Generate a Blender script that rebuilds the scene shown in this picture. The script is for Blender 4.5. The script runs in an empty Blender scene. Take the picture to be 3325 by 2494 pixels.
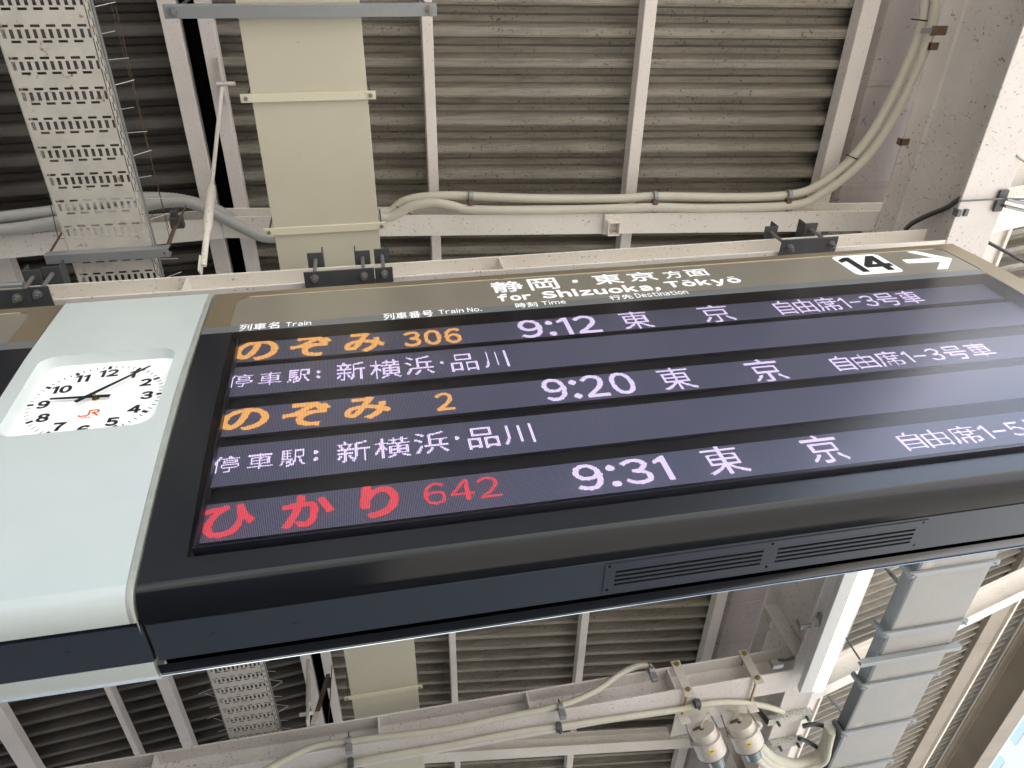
import bpy, math, random
import numpy as np
from mathutils import Vector, Matrix
random.seed(7)
rad = math.radians
SC = bpy.context.scene
COL = SC.collection

# ------------------------------------------------------------------ camera, world, sun, exposure
EYE = 1.5                                    # the camera stands 1.5 m above the platform
FPX, PW, PH = 2441.2, 3325.0, 2494.0
RC = np.array([[0.98089494, -0.01715073, -0.19378075],
               [-0.09283353, 0.83410649, -0.54373551],
               [0.17095924, 0.55133676, 0.81657866]])
u_, s_, v_ = np.linalg.svd(RC); RC = u_ @ v_
cam = bpy.data.cameras.new('camera'); cam_o = bpy.data.objects.new('camera', cam); COL.objects.link(cam_o)
cam.sensor_width = 36.0; cam.lens = 36.0 * FPX / PW; cam.clip_start = 0.05; cam.clip_end = 600
mw = Matrix([[RC[0][i], -RC[1][i], -RC[2][i], 0] for i in range(3)] + [[0, 0, 0, 1]])
mw.translation = (0, 0, EYE)
cam_o.matrix_world = mw
SC.camera = cam_o

world = bpy.data.worlds.new('World'); SC.world = world; world.use_nodes = True
wn = world.node_tree; bg = wn.nodes['Background']
sky = wn.nodes.new('ShaderNodeTexSky'); sky.sky_type = 'NISHITA'; sky.sun_disc = False
SUN_EL, SUN_AZ = 48.0, 128.0                  # azimuth from +Y towards +X
sky.sun_elevation = rad(SUN_EL); sky.sun_rotation = rad(SUN_AZ); sky.air_density = 1.0; sky.dust_density = 1.0
wn.links.new(sky.outputs[0], bg.inputs[0]); bg.inputs[1].default_value = 0.085
sl = bpy.data.lights.new('sun', 'SUN'); sl.energy = 5.0; sl.angle = rad(0.5); sl.color = (1.0, 0.96, 0.90)
so = bpy.data.objects.new('sun', sl); COL.objects.link(so)
sd = Vector((math.sin(rad(SUN_AZ)) * math.cos(rad(SUN_EL)), math.cos(rad(SUN_AZ)) * math.cos(rad(SUN_EL)), math.sin(rad(SUN_EL))))
so.rotation_euler = sd.to_track_quat('Z', 'Y').to_euler()
so.location = (12, 4, 15)
SC.view_settings.view_transform = 'Standard'; SC.view_settings.look = 'None'
SC.view_settings.exposure = 2.5; SC.view_settings.gamma = 1.0
SC.view_settings.use_curve_mapping = False
SC.render.engine = 'CYCLES'
SC.cycles.max_bounces = 8; SC.cycles.diffuse_bounces = 6; SC.cycles.glossy_bounces = 4
SC.cycles.use_denoising = True

# ------------------------------------------------------------------ measuring helpers (points are relative to the eye)
def ray(x, y):
    return RC.T @ np.array([x - PW / 2, y - PH / 2, FPX])
def ox(x, y, X): d = ray(x, y); return d * X / d[0]
def oy(x, y, Y): d = ray(x, y); return d * Y / d[1]
def oz(x, y, Z): d = ray(x, y); return d * Z / d[2]
def osl(x, y, z0, m, x0):
    d = ray(x, y); return d * (z0 - m * x0) / (d[2] - m * d[0])

# ------------------------------------------------------------------ mesh helpers
class M:
    def __init__(s): s.v = []; s.f = []; s.sm = []
    def add(s, vs, fs, smooth=False):
        n = len(s.v); s.v += [tuple(float(c) for c in p) for p in vs]
        s.f += [tuple(n + i for i in f) for f in fs]; s.sm += [smooth] * len(fs); return s
    def box(s, x0, x1, y0, y1, z0, z1):
        return s.add([(x0, y0, z0), (x1, y0, z0), (x1, y1, z0), (x0, y1, z0), (x0, y0, z1), (x1, y0, z1), (x1, y1, z1), (x0, y1, z1)],
                     [(0, 3, 2, 1), (4, 5, 6, 7), (0, 1, 5, 4), (1, 2, 6, 5), (2, 3, 7, 6), (3, 0, 4, 7)])
    def bar(s, p0, p1, w, h, up=(0, 0, 1)):
        """box of width w (sideways) and height h (along up) from p0 to p1, centred"""
        pr = [(-w / 2, -h / 2), (w / 2, -h / 2), (w / 2, h / 2), (-w / 2, h / 2)]
        return s.prof(p0, p1, pr, up)
    def prof(s, p0, p1, pts, up=(0, 0, 1), smooth=False, cap=True):
        """extrude the closed profile pts (side, up) from p0 to p1"""
        p0 = Vector([float(c) for c in p0]); p1 = Vector([float(c) for c in p1]); d = (p1 - p0).normalized()
        a = d.cross(Vector(up)).normalized(); b = a.cross(d).normalized(); n = len(pts)
        vs = [p0 + a * x + b * y for x, y in pts] + [p1 + a * x + b * y for x, y in pts]
        fs = [(i, (i + 1) % n, n + (i + 1) % n, n + i) for i in range(n)]
        s.add(vs, fs, smooth)
        if cap: s.add(vs, [tuple(range(n - 1, -1, -1)), tuple(range(n, 2 * n))])
        return s
    def tube(s, path, r, n=10, cap=True, rib=None):
        P = [Vector([float(c) for c in p]) for p in path]; k = len(P); vs = []; ref = Vector((0.31, 0.17, 0.93))
        for i in range(k):
            d = (P[min(i + 1, k - 1)] - P[max(i - 1, 0)]).normalized()
            a = d.cross(ref).normalized(); b = d.cross(a)
            rr = r if rib is None else r * (1.0 + rib * (1 if i % 2 else -1))
            vs += [P[i] + (a * math.cos(2 * math.pi * j / n) + b * math.sin(2 * math.pi * j / n)) * rr for j in range(n)]
        fs = [(i * n + j, i * n + (j + 1) % n, (i + 1) * n + (j + 1) % n, (i + 1) * n + j) for i in range(k - 1) for j in range(n)]
        s.add(vs, fs, True)
        if cap: s.add(vs[:n], [tuple(range(n - 1, -1, -1))]); s.add(vs[-n:], [tuple(range(n))])
        return s
    def cyl(s, c0, c1, r, n=20, r1=None, smooth=True):
        r1 = r if r1 is None else r1
        c0 = Vector([float(c) for c in c0]); c1 = Vector([float(c) for c in c1]); d = (c1 - c0).normalized()
        ref = Vector((1, 0, 0)) if abs(d.x) < 0.8 else Vector((0, 1, 0))
        a = d.cross(ref).normalized(); b = d.cross(a)
        q = lambda c, rr: [c + (a * math.cos(2 * math.pi * j / n) + b * math.sin(2 * math.pi * j / n)) * rr for j in range(n)]
        v0, v1 = q(c0, r), q(c1, r1)
        s.add(v0 + v1, [(j, (j + 1) % n, n + (j + 1) % n, n + j) for j in range(n)], smooth)
        s.add(v0, [tuple(range(n - 1, -1, -1))]); s.add(v1, [tuple(range(n))]); return s
    def hbeam(s, p0, p1, w, h, tf, tw):
        """I section standing on p0-p1 (bottom centre line)"""
        pr = [(-w/2, 0), (w/2, 0), (w/2, tf), (tw/2 + tf*.6, tf), (tw/2, tf*1.7), (tw/2, h - tf*1.7), (tw/2 + tf*.6, h - tf), (w/2, h - tf), (w/2, h),
              (-w/2, h), (-w/2, h - tf), (-tw/2 - tf*.6, h - tf), (-tw/2, h - tf*1.7), (-tw/2, tf*1.7), (-tw/2 - tf*.6, tf), (-w/2, tf)]
        return s.prof(p0, p1, pr)
    def obj(s, name, mat, parent=None, bevel=0.0, seg=1):
        me = bpy.data.meshes.new(name)
        L = Vector((0, 0, 0)) if parent is None else wloc(parent)
        vs = [(x - L.x, y - L.y, z + EYE - L.z) for x, y, z in s.v]
        if parent is None and vs:
            a = np.array(vs); c = (a.min(0) + a.max(0)) / 2; c = [float(q) for q in c]
            vs = [(x - c[0], y - c[1], z - c[2]) for x, y, z in vs]
        me.from_pydata(vs, [], s.f); me.update()
        for p, q in zip(me.polygons, s.sm): p.use_smooth = q
        me.materials.append(mat)
        o = bpy.data.objects.new(name, me); COL.objects.link(o)
        if parent is None and vs: o.location = c
        else: o.parent = parent
        if bevel > 0:
            b = o.modifiers.new('bevel', 'BEVEL'); b.width = bevel; b.segments = seg; b.limit_method = 'ANGLE'; b.angle_limit = rad(40)
        return o

def wloc(o):
    v = Vector(o.location)
    while o.parent: o = o.parent; v += Vector(o.location)
    return v
def tag(o, label=None, cat=None, group=None, kind=None):
    if label: o['label'] = label
    if cat: o['category'] = cat
    if group: o['group'] = group
    if kind: o['kind'] = kind
    return o
def thing(name, label, cat, loc, group=None):
    o = bpy.data.objects.new(name, None); COL.objects.link(o); o.empty_display_size = 0.1
    o.location = (float(loc[0]), float(loc[1]), float(loc[2]) + EYE)
    return tag(o, label, cat, group)
def copy_obj(o, parent, off):
    """copy of one mesh (and its children) moved by off, sharing mesh data"""
    c = o.copy(); COL.objects.link(c); c.parent = parent
    c.location = Vector(o.location) + Vector([float(q) for q in off])
    for ch in list(o.children):
        d = ch.copy(); COL.objects.link(d); d.parent = c
    return c

# ------------------------------------------------------------------ materials
EM = 3.03 / 2 ** 2.5                          # keeps what glows at one brightness when the exposure changes
def mat(name, col, rough=0.5, metal=0.0, spec=0.5, noise=None, specks=None, rust=None, streak=None, bump=0.0, emit=None, coat=0.0, bscale=120):
    m = bpy.data.materials.new(name); m.use_nodes = True; nt = m.node_tree; N = nt.nodes; K = nt.links
    b = N['Principled BSDF']; b.inputs['Base Color'].default_value = (*col, 1); b.inputs['Roughness'].default_value = rough
    b.inputs['Metallic'].default_value = metal; b.inputs['Specular IOR Level'].default_value = spec
    b.inputs['Coat Weight'].default_value = coat
    tc = N.new('ShaderNodeTexCoord'); cur = None
    def mixin(fac, c2, prev):
        mx = N.new('ShaderNodeMix'); mx.data_type = 'RGBA'
        K.new(fac, mx.inputs[0])
        if prev is None: mx.inputs[6].default_value = (*col, 1)
        else: K.new(prev, mx.inputs[6])
        mx.inputs[7].default_value = (*c2, 1); return mx.outputs[2]
    def ns(scale, detail=6, vec=None, rough_=0.6):
        n = N.new('ShaderNodeTexNoise'); n.inputs['Scale'].default_value = scale; n.inputs['Detail'].default_value = detail
        n.inputs['Roughness'].default_value = rough_
        if vec is None: K.new(tc.outputs['Object'], n.inputs['Vector'])
        else: K.new(vec, n.inputs['Vector'])
        return n.outputs['Fac']
    def ramp(src, a, bb, mul=1.0):
        r = N.new('ShaderNodeMapRange'); K.new(src, r.inputs[0]); r.inputs[1].default_value = a; r.inputs[2].default_value = bb
        r.inputs[3].default_value = 0; r.inputs[4].default_value = mul; r.clamp = True; return r.outputs[0]
    if noise:                                  # (scale, colour, amount)
        cur = mixin(ramp(ns(noise[0]), 0.38, 0.68, noise[2]), noise[1], cur)
    if streak:                                 # (stretch vector, scale, colour, amount)
        mp = N.new('ShaderNodeMapping'); K.new(tc.outputs['Object'], mp.inputs[0]); mp.inputs['Scale'].default_value = streak[0]
        cur = mixin(ramp(ns(streak[1], 8, mp.outputs[0], 0.7), 0.45, 0.72, streak[3]), streak[2], cur)
    if specks:                                 # (scale, colour, threshold)
        sp = ramp(ns(specks[0], 3, None, 0.75), specks[2], specks[2] + 0.035, 0.9)
        area = ramp(ns(2.3, 2), 0.36, 0.52)
        mu = N.new('ShaderNodeMath'); mu.operation = 'MULTIPLY'; K.new(sp, mu.inputs[0]); K.new(area, mu.inputs[1])
        cur = mixin(mu.outputs[0], specks[1], cur)
    if rust:                                   # (scale, threshold)
        cur = mixin(ramp(ns(rust[0], 10, None, 0.72), rust[1], rust[1] + 0.06, 0.85), (0.20, 0.09, 0.025), cur)
    if cur is not None: K.new(cur, b.inputs['Base Color'])
    if bump > 0:
        bp = N.new('ShaderNodeBump'); bp.inputs['Strength'].default_value = bump; bp.inputs['Distance'].default_value = 0.004
        K.new(ns(bscale, 4), bp.inputs['Height']); K.new(bp.outputs[0], b.inputs['Normal'])
    if emit:
        b.inputs['Emission Color'].default_value = (*emit[0], 1); b.inputs['Emission Strength'].default_value = emit[1] * EM
    return m

PAINT = mat('white_paint', (0.66, 0.62, 0.59), 0.5, noise=(3.0, (0.56, 0.52, 0.49), 0.7), specks=(46, (0.14, 0.11, 0.09), 0.615), bump=0.25)
PAINTP = mat('purlin_paint', (0.70, 0.65, 0.61), 0.5, noise=(3.0, (0.60, 0.54, 0.50), 0.7), specks=(70, (0.2, 0.16, 0.13), 0.63), bump=0.25)
PAINTC = mat('cream_paint', (0.74, 0.70, 0.64), 0.5, noise=(2.2, (0.65, 0.60, 0.53), 0.6), specks=(60, (0.13, 0.10, 0.075), 0.63), bump=0.15)
PAINTM = mat('mauve_grey_paint', (0.33, 0.29, 0.27), 0.6, noise=(1.7, (0.25, 0.21, 0.19), 0.7), specks=(28, (0.12, 0.09, 0.07), 0.63), rust=(5, 0.62), bump=0.3)
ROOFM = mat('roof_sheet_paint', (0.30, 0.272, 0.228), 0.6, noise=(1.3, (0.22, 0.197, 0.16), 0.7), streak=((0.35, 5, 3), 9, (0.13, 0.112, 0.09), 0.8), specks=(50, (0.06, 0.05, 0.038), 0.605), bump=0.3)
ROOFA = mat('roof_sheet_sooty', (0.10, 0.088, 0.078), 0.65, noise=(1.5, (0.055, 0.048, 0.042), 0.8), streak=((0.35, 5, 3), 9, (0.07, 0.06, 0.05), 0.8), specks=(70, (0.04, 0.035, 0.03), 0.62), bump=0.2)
GALV = mat('galvanised_steel', (0.27, 0.28, 0.285), 0.42, 0.3, noise=(45, (0.28, 0.30, 0.31), 0.8), bump=0.05)
GALVD = mat('dull_galvanised_steel', (0.11, 0.12, 0.13), 0.5, 0.1, noise=(20, (0.14, 0.15, 0.16), 0.7))
TRAYM = mat('tray_steel', (0.60, 0.565, 0.51), 0.5, 0.1, noise=(9, (0.48, 0.455, 0.41), 0.8), rust=(11, 0.60), bump=0.1)
DUCTM = mat('beige_duct_paint', (0.56, 0.53, 0.42), 0.42, noise=(1.2, (0.50, 0.465, 0.36), 0.7), specks=(30, (0.25, 0.18, 0.09), 0.70), bump=0.05, bscale=30)
STRAPM = mat('beige_strap_paint', (0.66, 0.62, 0.48), 0.42, specks=(35, (0.25, 0.18, 0.09), 0.66))
DARKST = mat('dark_grey_steel', (0.055, 0.058, 0.062), 0.5, noise=(14, (0.08, 0.082, 0.085), 0.6), bump=0.06)
BOLTM = mat('zinc_bolt', (0.28, 0.275, 0.27), 0.45, 0.5, noise=(90, (0.16, 0.15, 0.14), 0.7), bump=0.1)
BRASSM = mat('yellow_zinc_bolt', (0.42, 0.31, 0.13), 0.35, 0.8)
CONDM = mat('ivory_conduit', (0.55, 0.52, 0.43), 0.5, noise=(5, (0.48, 0.45, 0.37), 0.5))
CONDG = mat('grey_conduit', (0.36, 0.36, 0.33), 0.5)
BLACKC = mat('black_cable', (0.02, 0.02, 0.022), 0.4)
GREYC = mat('grey_cable', (0.13, 0.125, 0.11), 0.45)
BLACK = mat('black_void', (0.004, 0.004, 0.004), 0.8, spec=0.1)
BRONZE = mat('bronze_panel', (0.37, 0.305, 0.21), 0.36, 0.6, streak=((2, 30, 60), 6, (0.34, 0.28, 0.19), 0.25))
BRONZE2 = mat('header_plate', (0.32, 0.295, 0.245), 0.3, 0.35)
STRIP = mat('grey_strip', (0.20, 0.215, 0.225), 0.3, 0.2)
FACE = mat('dark_face_panel', (0.016, 0.018, 0.022), 0.27, 0.0, spec=0.5, bump=0.02, bscale=500)
ROLL = mat('black_satin_metal', (0.007, 0.008, 0.011), 0.14, 0.0, spec=0.35)
UNDER = mat('slate_underside', (0.036, 0.045, 0.064), 0.38, 0.1, bump=0.015, bscale=400)
CHROME = mat('bright_trim', (0.75, 0.77, 0.8), 0.12, 1.0)
MILK = mat('milky_acrylic', (0.63, 0.685, 0.68), 0.27, noise=(1.6, (0.57, 0.635, 0.635), 0.8))
MILKE = mat('acrylic_edge', (0.36, 0.375, 0.35), 0.3, noise=(30, (0.28, 0.29, 0.27), 0.6))
DIAL = mat('clock_dial', (0.8, 0.8, 0.8), 0.4, emit=((1, 1, 1), 0.12))
WHITE = mat('white_backlit_letter', (0.8, 0.8, 0.82), 0.4, emit=((0.95, 0.96, 1.0), 0.16))
INK = mat('black_ink', (0.01, 0.01, 0.01), 0.5)
INKW = mat('black_hand', (0.012, 0.013, 0.014), 0.4)
ORANGE = mat('orange_ink', (0.75, 0.14, 0.02), 0.5, emit=((0.9, 0.2, 0.04), 0.05))
GOLD = mat('gilt_boss', (0.6, 0.45, 0.2), 0.25, 1.0)
TUBE = mat('lit_diffuser', (0.9, 0.9, 0.9), 0.4, emit=((0.97, 1.0, 0.98), 2.6))
HOUSE = mat('lamp_housing', (0.62, 0.63, 0.62), 0.4)
LAMPW = mat('lamp_body_enamel', (0.60, 0.55, 0.49), 0.3, noise=(4, (0.52, 0.48, 0.43), 0.5))
LGLASS = mat('greenish_lamp_glass', (0.17, 0.21, 0.21), 0.12, spec=0.8)
YELLOW = mat('yellow_sticker', (0.75, 0.52, 0.03), 0.5)
PANELG = mat('grey_tray_lid', (0.30, 0.30, 0.285), 0.5, 0.0, noise=(2.5, (0.345, 0.325, 0.30), 0.8), streak=((9, 1, 9), 5, (0.25, 0.255, 0.25), 0.4), bump=0.04)
BEIGE = mat('beige_steel', (0.32, 0.28, 0.225), 0.5, noise=(1.8, (0.25, 0.215, 0.17), 0.7), specks=(50, (0.12, 0.085, 0.06), 0.66), bump=0.15)
PLAT = mat('platform_paving', (0.20, 0.19, 0.17), 0.8, noise=(2, (0.15, 0.14, 0.125), 0.7))
BALL = mat('track_ballast', (0.375, 0.37, 0.365), 0.9, noise=(8, (0.29, 0.287, 0.285), 0.8))
FACADE = mat('pale_facade', (0.88, 0.88, 0.87), 0.6)
WINB = mat('facade_window', (0.62, 0.70, 0.74), 0.15)
RUSTM = mat('rusty_steel', (0.16, 0.10, 0.065), 0.8, noise=(25, (0.09, 0.06, 0.045), 0.8), bump=0.3)

def glass():
    m = bpy.data.materials.new('window_glass'); m.use_nodes = True; nt = m.node_tree; N = nt.nodes; K = nt.links
    N.remove(N['Principled BSDF']); out = N['Material Output']
    t = N.new('ShaderNodeBsdfTransparent'); g = N.new('ShaderNodeBsdfGlossy'); g.inputs['Roughness'].default_value = 0.27
    g.inputs['Color'].default_value = (1, 1, 1, 1)
    f = N.new('ShaderNodeFresnel'); f.inputs[0].default_value = 1.5
    mx = N.new('ShaderNodeMixShader'); K.new(f.outputs[0], mx.inputs[0]); K.new(t.outputs[0], mx.inputs[1]); K.new(g.outputs[0], mx.inputs[2])
    K.new(mx.outputs[0], out.inputs[0]); return m
GLASS = glass()

PITCH = 0.00444
def ledoff():
    m = bpy.data.materials.new('unlit_led_dots'); m.use_nodes = True; nt = m.node_tree; N = nt.nodes; K = nt.links
    b = N['Principled BSDF']; b.inputs['Roughness'].default_value = 0.45
    tc = N.new('ShaderNodeTexCoord'); sp = N.new('ShaderNodeSeparateXYZ'); K.new(tc.outputs['Object'], sp.inputs[0])
    outs = []
    for ax in (0, 2):
        a = N.new('ShaderNodeMath'); a.operation = 'DIVIDE'; K.new(sp.outputs[ax], a.inputs[0]); a.inputs[1].default_value = PITCH
        fr = N.new('ShaderNodeMath'); fr.operation = 'FRACT'; K.new(a.outputs[0], fr.inputs[0])
        s = N.new('ShaderNodeMath'); s.operation = 'SUBTRACT'; K.new(fr.outputs[0], s.inputs[0]); s.inputs[1].default_value = 0.5
        p = N.new('ShaderNodeMath'); p.operation = 'MULTIPLY'; K.new(s.outputs[0], p.inputs[0]); K.new(s.outputs[0], p.inputs[1]); outs.append(p.outputs[0])
    ad = N.new('ShaderNodeMath'); ad.operation = 'ADD'; K.new(outs[0], ad.inputs[0]); K.new(outs[1], ad.inputs[1])
    lt = N.new('ShaderNodeMapRange'); K.new(ad.outputs[0], lt.inputs[0]); lt.inputs[1].default_value = 0.12; lt.inputs[2].default_value = 0.16
    mx = N.new('ShaderNodeMix'); mx.data_type = 'RGBA'; K.new(lt.outputs[0], mx.inputs[0])
    mx.inputs[6].default_value = (0.27, 0.28, 0.43, 1); mx.inputs[7].default_value = (0.035, 0.034, 0.055, 1)
    K.new(mx.outputs[2], b.inputs['Base Color']); return m
LEDOFF = ledoff()
AMBER = mat('amber_led', (0.3, 0.2, 0.1), 0.5, emit=((1.0, 0.46, 0.12), 0.42))
LILAC = mat('white_led', (0.3, 0.3, 0.3), 0.5, emit=((0.84, 0.68, 1.0), 0.46))
REDL = mat('red_led', (0.3, 0.1, 0.1), 0.5, emit=((1.0, 0.05, 0.085), 0.34))

# ------------------------------------------------------------------ glyphs as flat meshes
_gc = {}
def glyph(ch, bold=0.0):
    """vertices (x, y) and triangles of one character of the built-in font, one em high"""
    k = (ch, bold)
    if k in _gc: return _gc[k]
    c = bpy.data.curves.new('glyph', 'FONT'); c.body = ch; c.resolution_u = 3
    if bold: c.bevel_depth = bold; c.bevel_resolution = 0
    o = bpy.data.objects.new('glyph', c)
    me = o.to_mesh(); me.calc_loop_triangles()
    v = np.array([p.co[:] for p in me.vertices]); t = np.array([q.vertices[:] for q in me.loop_triangles])
    o.to_mesh_clear(); bpy.data.objects.remove(o); bpy.data.curves.remove(c)
    _gc[k] = (v, t); return _gc[k]
def fw(s):
    return ''.join(chr(ord(c) + 0xFEE0) if 33 <= ord(c) <= 126 else c for c in s)
MAC = {'\u014d': 'o', '\u014c': 'O'}
def capz():
    v, t = glyph(fw('H')); return (float(v[:, 1].min()), float(v[:, 1].max()))
def layout(text, bold=0.0, gap=0.07, space=0.30, full=False):
    """x-y vertices and triangles of a line of text; cap height is about 0.73"""
    V, T = [], []; x = 0.0; n = 0
    for ch in text:
        if ch == ' ': x += space; continue
        mac = ch in MAC; base = MAC.get(ch, ch)
        if base == '1':                       # plain figure one: flag and stem, no foot
            w = .085 + 2 * bold; b = bold
            v = np.array([(.17, -b, 0), (.17 + w, -b, 0), (.17 + w, .733 + b, 0), (.17 + w * .25, .733 + b, 0), (0, .60 + b, 0), (0, .52 - b * .5, 0), (.17, .60 - b * .5, 0)], float)
            t = np.array([(0, 1, 2), (0, 2, 6), (2, 3, 6), (3, 4, 6), (4, 5, 6)])
        else: v, t = glyph(fw(base), bold)
        v = v.copy()
        x0, x1 = v[:, 0].min(), v[:, 0].max(); adv = (x1 - x0) + gap
        v[:, 0] += x - x0
        V.append(v); T.append(t + n); n += len(v)
        if mac:
            w = (x1 - x0); cx = x + w / 2; hh = v[:, 1].max() + 0.12
            q = np.array([(cx - .19, hh, 0), (cx + .19, hh, 0), (cx + .19, hh + .085, 0), (cx - .19, hh + .085, 0)])
            V.append(q); T.append(np.array([(0, 1, 2), (0, 2, 3)]) + n); n += 4
        x += adv
    return np.concatenate(V), np.concatenate(T)

# ================================================================== SETTING: platform, tracks, roof
# platform and ground, seen only in the light they throw up under the canopy
m = M().box(-5.2, 5.6, -30, 60, -1.62, -1.5); tag(m.obj('platform', PLAT), kind='structure')
m = M(); m.add([(-400, -400, -2.75), (400, -400, -2.75), (400, 400, -2.75), (-400, 400, -2.75)], [(0, 1, 2, 3)]); tag(m.obj('ground', BALL), kind='structure')
m = M().box(-5.0, -4.9, -30, 60, -2.74, -1.625).box(5.3, 5.4, -30, 60, -2.74, -1.625); tag(m.obj('platform_wall', PLAT), kind='structure')

XR = -0.75                                    # the ridge between the two roof slopes
def zB(x): return 3.80 - 0.125 * (x - 2.9)    # underside of the purlins = plane on which they rest
ZRI = zB(XR)
def zA(x): return ZRI + 0.0985 * (x - XR)
def zC(x): return 4.15 + 0.20 * (x - 3.3)
CP = 0.150                                    # pitch of the corrugation
PRO = [(0.0, 0.0), (0.24, 0.0), (0.26, 0.06), (0.30, 0.06), (0.44, 1.0), (0.62, 1.0), (0.66, .86), (0.70, 1.0), (0.90, 1.0), (1.0, 0.0)]
def roof(xa, xb, zf, y0, y1, ma, dep=0.095, lift=0.085, nper=5):
    root = bpy.data.objects.new('roof', None); COL.objects.link(root); root.location = ((xa + xb) / 2, (y0 + y1) / 2, zf((xa + xb) / 2) + EYE)
    tag(root, kind='structure')
    ny = int(round((y1 - y0) / (CP * nper)))
    base = {}
    for i in range(ny):
        ya = y0 + i * nper * CP; mm = M(); vs = []; pts = []
        for k in range(nper):
            for a, h in PRO[:-1]: pts.append((ya + (k + a) * CP, h * dep))
        pts.append((ya + nper * CP + 0.012, 0.0))
        off = 0.004 * (i % 2)
        nx = 2
        for y, h in pts:
            for x in (xa, xb): vs.append((x, y, zf(x) + lift + h + off))
        n = len(pts)
        mm.add(vs, [(2 * j, 2 * j + 1, 2 * j + 3, 2 * j + 2) for j in range(n - 1)])
        key = i % 2
        if key in base:
            o0, y00 = base[key]
            c = o0.copy(); COL.objects.link(c); c.parent = root; c.location = (o0.location.x, o0.location.y + (ya - y00), o0.location.z)
        else:
            o = mm.obj('roof_sheet', ma, root); base[key] = (o, ya)
    return root
roof(XR + 0.06, 3.30, zB, -9.0, 12.0, ROOFM)
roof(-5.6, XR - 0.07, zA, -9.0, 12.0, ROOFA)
roof(3.36, 8.6, zC, -0.6, 15.9, ROOFM)

# ridge gap: capping and sides coloured black for the dark inside the slot
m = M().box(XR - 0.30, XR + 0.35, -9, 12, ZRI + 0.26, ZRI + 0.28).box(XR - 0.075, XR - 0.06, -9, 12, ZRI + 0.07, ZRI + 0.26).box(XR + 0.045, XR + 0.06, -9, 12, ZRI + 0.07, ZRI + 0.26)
tag(m.obj('ridge_cap', BLACK), 'cap coloured black for the darkness of the open slot along the roof ridge', 'ridge cap')

# ------------------------------------------------------------------ purlins
def purlin(x0, x1, zf, y0, y1, label, ma=PAINTP, h=0.085, lip=True):
    xm = (x0 + x1) / 2; z = zf(xm)
    t = thing('purlin', label, 'purlin', (xm, (y0 + y1) / 2, z), 'long purlins under the roof sheets')
    mm = M()
    mm.prof((xm, y0, z), (xm, y1, z), [(-(x1-x0)/2, 0), ((x1-x0)/2, 0), ((x1-x0)/2, h), (-(x1-x0)/2, h)])
    mm.obj('rail', ma, t, 0.003)
    # lapped joints of the painted channel
    for i in range(int(y0) + 1, int(y1)):
        if i % 2 == 0: M().box(x0 - 0.002, x1 + 0.002, i * 1.0 + 0.13, i + 0.15, z - 0.002, z + h * .98).obj('joint_strip', ma, t)
    return t
purlin(-0.885, -0.800, zB, -9, 12, 'white purlin along the left side of the black ridge slot')
purlin(-0.712, -0.640, zB, -9, 12, 'white purlin along the right side of the black ridge slot, holding the brace rod')
purlin(0.365, 0.420, zB, -9, 12, 'first slim white purlin to the right of the flat beige duct')
purlin(1.472, 1.538, zB, -9, 12, 'white purlin in the middle of the bright roof slope')
purlin(2.590, 2.688, zB, -9, 12, 'white purlin with speckled left face next to the mauve gutter')
purlin(-1.970, -1.878, zA, -9, 12, 'wide white purlin under the sooty roof left of the perforated tray')
purlin(-2.335, -2.290, zA, -9, 12, 'thin white purlin at lower left under the sooty roof')
purlin(-3.15, -3.02, zA, -9, 12, 'leftmost wide white purlin at the lower left corner')
purlin(4.45, 4.60, zC, 0.2, 16.4, 'narrow white purlin just right of the big girder', PAINTC)
purlin(7.26, 7.53, zC, 0.2, 16.4, 'beige purlin with a bright right edge beyond the grey cable tray', BEIGE)
M().box(7.515, 7.545, 0.2, 16.4, zC(7.4) - 0.035, zC(7.4) + .02).obj('lip', PAINTC, bpy.data.objects['purlin.009'])
for xx in (4.47, 4.60):
    pass
M().box(4.585, 4.612, 0.2, 16.4, zC(4.5) - 0.02, zC(4.5) + .03).obj('lip', PAINTC, bpy.data.objects['purlin.008'])

# ------------------------------------------------------------------ rafters (cross beams)
def rafter(y, slope, xa, xb, zf, w, h, label, drop=0.14, n=0, ma=PAINTC):
    pa = (xa, y, zf(xa) - drop); pb = (xb, y, zf(xb) - drop)
    t = thing('rafter', label, 'beam', ((xa + xb) / 2, y, (pa[2] + pb[2]) / 2), 'cross rafters under the purlins')
    M().hbeam(pa, pb, w, h, 0.009, 0.007).obj('beam', ma, t, 0.002)
    return t
RA = rafter(1.577, -.125, XR - 0.02, 3.02, zB, 0.122, 0.138, 'white cross rafter behind the two conduits, above the departure board')
rafter(1.577, .0985, -5.5, XR - 0.024, zA, 0.122, 0.138, 'white cross rafter behind the perforated tray at left')
rafter(6.85, -.125, XR - 0.02, 3.02, zB, 0.16, 0.138, 'far white cross rafter below the lower beam')
rafter(6.85, .0985, -5.5, XR - 0.024, zA, 0.16, 0.138, 'far white cross rafter under the sooty roof')
# rafter foot bracket welded to the near rafter
p = oz(1995, 725, 3.66)
bx, by = 1.36, 1.577
t = thing('beam_bracket', 'small square white bracket with an open end under the near rafter', 'bracket', (bx, by, zB(bx) - 0.2))
zb = zB(bx) - 0.14
m = M(); m.box(bx - .045, bx + .045, by - .06, by + .06, zb - .008, zb - .002); m.obj('plate', PAINTC, t, .002)
m = M(); m.box(bx - .035, bx - .029, by - .03, by + .05, zb - .06, zb - .008).box(bx + .029, bx + .035, by - .03, by + .05, zb - .06, zb - .008).box(bx - .029, bx + .029, by + .044, by + .05, zb - .06, zb - .008).box(bx - .029, bx + .029, by - .03, by - .024, zb - .06, zb - .008)
m.obj('socket', PAINTC, t, .001)

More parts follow.
